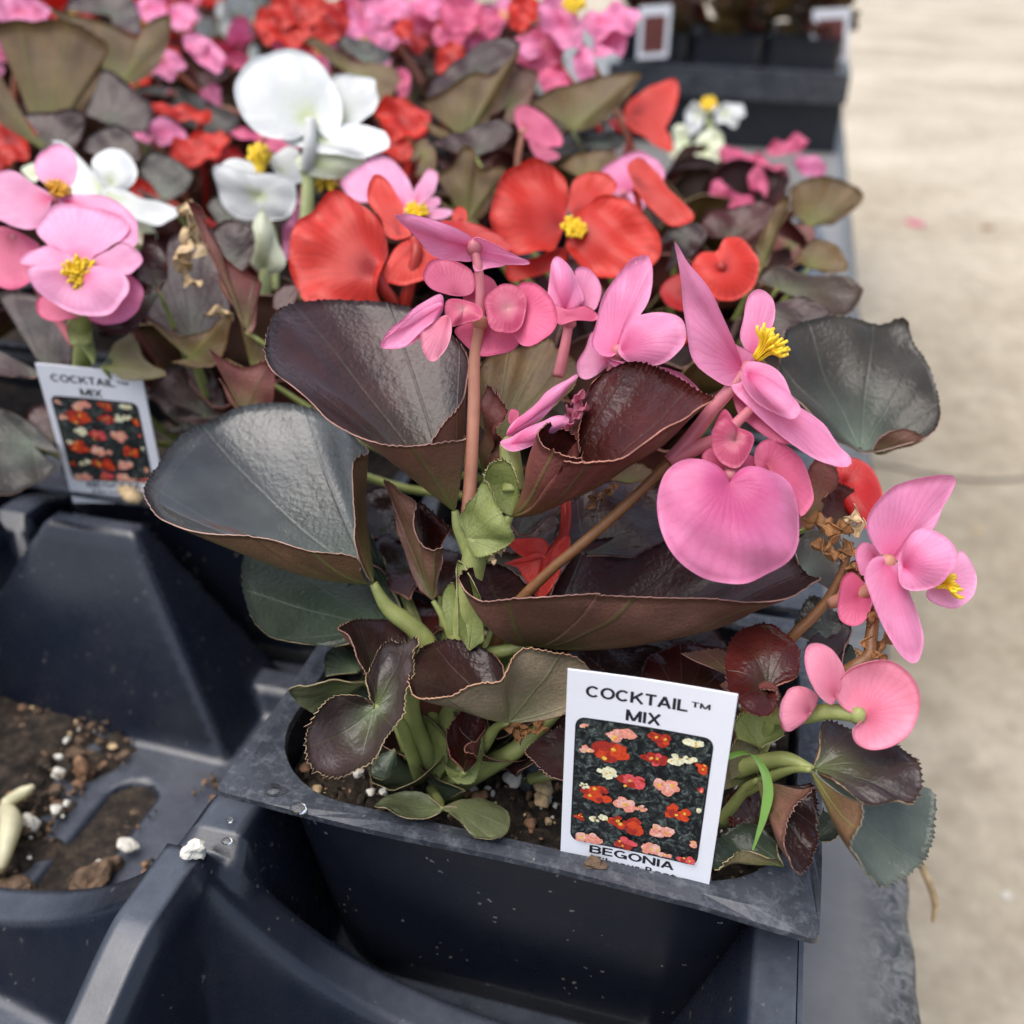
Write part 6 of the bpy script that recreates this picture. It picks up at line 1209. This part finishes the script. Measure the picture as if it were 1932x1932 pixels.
    for (x, y, kd, s) in FLOWERS:
        u = .07 + (x - 203 + (y - 348) * .047) / (532 - (y - 348) * .10) * .825; v = .24 + (y - 348 - (x - 203) * .145) / 482 * .665
        rr_ = 1.38 * s / 532 * .825
        for q in range(15 if s > 30 else 8):
            a = rg.uniform(0, 6.3); dd = rr_ * rg.uniform(.15, .72); disc(u + dd * math.cos(a), v + dd * math.sin(a) * asp * .7, rr_ * rg.uniform(.20, .44), (MI[kd] if rg.random() < .62 else {'s': 5, 'r': 6, 'c': 2, 'q': 6}[kd]), .85)
        for q in range(2): disc(u + rr_ * rg.uniform(-.5, .5), v + rr_ * asp * rg.uniform(-.4, .4), rr_ * .12, 4, 1)
    put('printed_flowers', V, Fc, ['p_salmon', 'p_red', 'p_cream', 'p_rose', 'p_yellow', 'p_blush', 'p_deep'], 0, mi)['kind'] = 'stuff'
    return t
plant_tag('R8', [(165, 172, 164.5), (825, 272, 159.8), (712, 1012, 178.6), (137, 885, 184.2)], 'white tag reading COCKTAIL MIX BEGONIA in the nearest pot')
plant_tag('R3', [(192, 350, 268), (780, 416, 262), (915, 1075, 290), (388, 1057, 297)], 'blurred white tag with flower picture in the pot at the left', .10)
for (x0, x1, y0, y1, lb) in ((1207, 1268, 12, 84, 'far blurred white tag in the dark tray, nearer the pink flowers'), (1534, 1606, 18, 92, 'far blurred white tag at the corner of the dark tray by the concrete')):
    d = 1.055 if x0 < 1300 else 1.05
    TL, TR, BL, BR = P(x0, y0, d), P(x1, y0 - 4, d), P(x0 - 4, y1, d + .02), P(x1 - 6, y1 - 4, d + .02)
    t = empty('plant_tag', (BL + BR) / 2, lb, 'plant tag', 'white plant tags in the pots'); o = np.array(t.location)
    nrm = np.cross(TR - TL, BL - TL); nrm /= np.linalg.norm(nrm); nrm = nrm if np.dot(nrm, -TL) > 0 else -nrm
    uv = lambda u, v, k=0: (TL * (1 - u) + TR * u) * (1 - v) + (BL * (1 - u) + BR * u) * v + nrm * k
    bx_ = lambda u0, u1, v0, v1, k0, k1: (np.array([uv(u, v, k) for k in (k0, k1) for v in (v0, v1) for u in (u0, u1)]), [(0, 2, 3, 1), (4, 5, 7, 6), (0, 1, 5, 4), (2, 6, 7, 3), (0, 4, 6, 2), (1, 3, 7, 5)])
    v, f = bx_(0, 1, 0, 1.4, -.0005, 0); mk('card', v, f, 'card', t, smooth=False, origin=o)
    v, f = bx_(.14, .86, .26, 1.25, .0001, .0002); mk('picture', v, f, 'wine_un', t, smooth=False, origin=o, attrs={'rad': np.ones(8), 'ang': np.zeros(8)})

# ------------------------------------------------------------------ debris in the empty cell and on the pot
def at_floor(x, y, z=-.0595): return P(x, y, dz(x, y, z))
rg = np.random.RandomState(12)
# spilt soil: one crumbly mass
n = 90; xs = np.linspace(-.208, -.128, n); ys_ = np.linspace(.112, .186, n); X, Y = np.meshgrid(xs, ys_)
Z = np.full_like(X, -.0612)
for _ in range(420):
    cx, cy = rg.normal(-.190, .020), rg.uniform(.118, .182); s = rg.uniform(.0010, .0036)
    if cx > -.155 and rg.rand() < .75: continue
    Z += rg.uniform(.3, 1.1) * s * np.exp(-((X - cx)**2 + (Y - cy)**2) / s**2)
edge = np.minimum(np.minimum(X + .208, -.128 - X), np.minimum(Y - .112, .186 - Y)); Z = np.minimum(Z + .0055 * np.clip((-.172 - X) / .02, 0, 1), -.054) - .006 * (edge < .002)
V = np.stack([X, Y, Z], 2).reshape(-1, 3); Fc = [(j * n + i, j * n + i + 1, (j + 1) * n + i + 1, (j + 1) * n + i) for j in range(n - 1) for i in range(n - 1)]
o = mk('spilt_soil', V, Fc, 'soil'); tag(o, 'dark spilt soil on the floor of the empty tray cell', 'soil', kind='stuff')
def grain(name, x, y, r, m_, label, cat, z=-.0565, sq=(1, 1, .8), rough=.22, grp=None, pos=None):
    c = pos if pos is not None else at_floor(x, y, z); v, f = blobmesh((0, 0, 0), r, int(x * 3 + y), 3 if r > .0015 else 2, rough, sq)
    return tag(mk(name, v, f, m_, None, smooth=m_ not in ('perlite', 'clod'), loc=c), label, cat, grp)
# places as seen in crop R6 (x, y, radius mm)
for i, (x, y, r, sq, lb) in enumerate([(150, 895, 4.2, (1, .9, 1), 'large white perlite grain beside the pale root'), (655, 1005, 3.6, (1.2, .8, .7), 'oval white perlite grain lying in the sandy drain slot'), (158, 505, 2.6, (1, 1, .8), 'white perlite grain in the spilt soil, upper pair, right'),
                              (103, 532, 2.4, (1, .8, .8), 'white perlite grain in the spilt soil, upper pair, left'), (185, 435, 2.6, (1.1, .8, .8), 'white perlite grain below the clod at the back of the cell'), (345, 465, 1.8, (.6, 1.2, .8), 'thin white perlite grain near the back wall'),
                              (305, 550, 1.9, (1.2, .7, .8), 'flat perlite grain above the pinkish one'), (300, 632, 2.8, (1.1, .9, .9), 'pinkish perlite grain left of the bark chip'), (288, 822, 2.2, (1, 1, .8), 'perlite grain under the soil patch, lower of two'), (346, 790, 1.9, (.8, 1, .8), 'yellowish perlite grain near the slot wall'),
                              (405, 1328, 4.4, (1.3, .7, .7), 'cream perlite chip by the drain hole'), (42, 648, 1.7, (1, 1, .8), 'perlite grain at the left edge of the soil'), (508, 1095, 1.6, (1, 1, .8), 'perlite grain on the clod in the slot')]):
    X_, Y_ = cv('R6', x, y); grain('perlite_grain', X_, Y_, r / 1000 * .62, 'perlite', lb, 'perlite', sq=sq, grp='perlite grains in the empty cell')
for (x, y, r, sq, lb) in [(475, 1190, 8.0, (.8, 1, .7), 'tan soil clod at the end of the drain slot'), (215, 1330, 7.5, (1, .8, .7), 'dark soil clod in front of the drain hole'), (235, 365, 7.0, (1.3, .7, .6), 'dark soil clod against the back wall of the cell'), (420, 545, 5.5, (1.3, .8, .5), 'low soil clod in the middle of the cell'), (60, 1240, 7, (1, 1, .6), 'soil clod at the left edge near the front rib'), (570, 1110, 4.5, (.8, 1.2, .6), 'brown crumb on the sandy slot')]:
    X_, Y_ = cv('R6', x, y); grain('soil_clod', X_, Y_, r / 1000 * .6, 'clod', lb, 'soil clod', sq=sq, rough=.3, z=-.0585, grp='soil clods in the empty cell')
X_, Y_ = cv('R6', 425, 615); grain('bark_chip', X_, Y_, .0038, 'bark', 'orange-brown bark chip on the floor of the empty cell', 'bark', sq=(.6, .5, 1.1))
# sand in the slot
c = np.array([at_floor(*cv('R6', x, y), -.0640) for x, y in ((775, 740), (740, 850), (680, 960), (600, 1060), (520, 1160))])
v, f = tube(c, [.0012, .0034, .0036, .0034, .0028], 40, 10, sq=.5); v = v + np.array([[0, 0, .0012]]) * rg.uniform(0, 1, len(v))[:, None]
tag(mk('slot_sand', v, f, 'clod'), 'strip of sandy soil lying in the drain slot', 'soil', kind='stuff')
# pale root stub and white sprout at the left edge
c = [at_floor(*cv('R6', x, y), z) for x, y, z in ((30, 790, -.054), (90, 750, -.052), (150, 715, -.050), (172, 702, -.050))]
v, f = tube(c, [.0016, .0017, .0016, .0007], 20, 10); tag(mk('cut_root', v, f, 'root'), 'short translucent grey-green stem stub lying on the spilt soil', 'root')
c = [at_floor(*cv('R6', x, y), z) for x, y, z in ((20, 800, -.055), (55, 880, -.052), (40, 980, -.051), (20, 1070, -.052), (0, 1130, -.054), (-20, 1150, -.056))]
v, f = tube(c, [.0012, .0024, .0028, .0024, .0016, .0006], 24, 12); tag(mk('pale_bulb', v, f, 'root'), 'pale cream bulb scale at the left edge of the empty cell', 'bulb')
# perlite lump on the divider, soil specks on the rim
grain('perlite_grain', 0, 0, .0021, 'perlite', 'cream perlite lump sitting on the tray divider by the pot corner', 'perlite', sq=(1, .9, .8), rough=.3, pos=P(*cv('R6', 1000, 1025), dz(*cv('R6', 1000, 1025), -.0085)))
X_, Y_ = cv('R8', 265, 925); grain('soil_crumb', X_, Y_, .0015, 'clod', 'brown soil crumb on the pot rim in front of the tag', 'soil clod', z=.0008, rough=.35, sq=(1.3, .8, .8))
X_, Y_ = cv('R3', 725, 1070); grain('perlite_grain', X_, Y_, .0032, 'tandry', 'cream grain on the pot rim in front of the blurred left tag', 'perlite', z=.002, sq=(1.2, .9, .8))
# grains and pebbles on the soil round the plant
for i, (x, y, r, m_, lb) in enumerate([(1465, 1120, 3.4, 'perlite', 'white perlite lump on the soil left of the tag'), (1545, 1110, 4.6, 'rim', 'dark grey pebble on the soil left of the tag'), (1620, 1180, 3.2, 'tandry', 'tan crumb on the soil beside the tag, upper'), (1610, 1240, 2.6, 'tandry', 'tan crumb on the soil beside the tag, lower'), (600, 1090, 1.7, 'perlite', 'perlite speck under the twisted leaf'),
                                  (668, 1198, 1.5, 'perlite', 'perlite speck near the stem foot, left of two'), (738, 1195, 1.4, 'perlite', 'perlite speck near the stem foot, right of two'), (1260, 1225, 2.6, 'bark', 'reddish bark crumb on the soil near the stem'), (370, 1185, 1.8, 'tandry', 'yellow crumb at the inner edge of the rim'), (300, 1070, 1.8, 'bark', 'brown crumb in the left corner of the pot'), (1180, 1300, 2, 'bark', 'brown crumb behind the yellowing leaf'), (1550, 1370, 2.2, 'bark', 'brown crumb on the soil near the front rim')]):
    X_, Y_ = cv('R7', x, y); grain('soil_grain', X_, Y_, r / 1000 * .6, m_, lb, 'crumb', z=-.0085, rough=.25, grp='grains on the potting soil')
# water beads on the rim
for i, (x, y, rx, lb) in enumerate([(1418, 720, 2.2, 'clear water drop on the left corner of the pot rim'), (1535, 818, 1.8, 'flat water drop on the front edge of the pot rim'), (1180, 875, .8, 'tiny water bead on the tray divider, upper'), (1168, 985, 1.1, 'tiny water bead on the tray divider, lower')]):
    X_, Y_ = cv('R6', x, y); zz = .0006 if i < 2 else -.0095
    c = at_floor(X_, Y_, zz); v, f = blobmesh((0, 0, 0), rx / 1000, i + 3, 3, .05, (1, .8, .38)); tag(mk('water_drop', v, f, 'water', None, loc=c), lb, 'water drop', 'water drops on the plastic')
# thread of raffia hanging at the bench edge
v, f = tube([P(x, y, dz(x, y, z)) for x, y, z in ((1700, 1590, -.0625), (1725, 1598, -.0620), (1742, 1640, -.070), (1764, 1700, -.082), (1760, 1738, -.090))], [.0006, .0009, .0011, .0010, .0005], 24, 6); tag(mk('dry_straw', v, f, 'tandry'), 'bent pale straw at the bench edge below the lower right leaves', 'straw')

# ------------------------------------------------------------------ fine crumbs: too small to pick apart, one mass for each place
import bmesh as _bm
def crumbs(name, label, n, box, zf, parent_label, mats_=('soil', 'clod', 'perlite', 'bark', 'tandry'), weights=(5, 5, 2, 2, 1), smin=.0003, smax=.0011):
    b = _bm.new(); _bm.ops.create_icosphere(b, subdivisions=1, radius=1); iv = np.array([v.co[:] for v in b.verts]); fi = [tuple(v.index for v in f.verts) for f in b.faces]; b.free()
    rg = np.random.RandomState(len(name) + n); V, Fc, mi = [], [], []
    pr = np.array(weights, float); pr /= pr.sum()
    for i in range(n):
        x, y = rg.uniform(box[0], box[1]), rg.uniform(box[2], box[3]); z = zf(x, y)
        if z is None: continue
        r = smin + (smax - smin) * rg.rand() ** 2.5; o = len(V); q = iv * (1 + rg.uniform(-.35, .35, iv.shape)) * r * rg.uniform(.6, 1.4, 3)
        V += (q + [x, y, z + r * .4]).tolist(); Fc += [tuple(o + k for k in f) for f in fi]; mi += [rg.choice(len(mats_), p=pr)] * len(fi)
    return tag(mk(name, V, Fc, list(mats_), None, mi, smooth=False), label, 'crumbs', kind='stuff')
_cx, _cy = colx(0), rowy(0)
crumbs('soil_crumbs', 'fine soil crumbs and white specks scattered on the potting soil of the nearest pot', 1500, (_cx - .049, _cx + .049, _cy - .037, _cy + .037),
       lambda x, y: (-.0105 + .0016 * math.sin((x - _cx) * 110 + 1) * math.sin((y - _cy) * 130) + .0003) if ((abs(x - _cx) / .050) ** 5 + (abs(y - _cy) / .038) ** 5) < 1 else None, '')
crumbs('soil_crumbs', 'fine brown crumbs and white specks strewn over the floor of the empty tray cell', 1100, (-.206, -.112, .121, .184),
       lambda x, y: (-.0585 if x > -.165 else -.0565 - .001 * math.sin(x * 300)) if (x < -.160 or math.sin(x * 170 + 1) * math.sin(y * 210) > .35) and not (abs(x + .1478) < .008) else None, '', weights=(6, 7, .8, 3, 1), smin=.0004, smax=.0016)
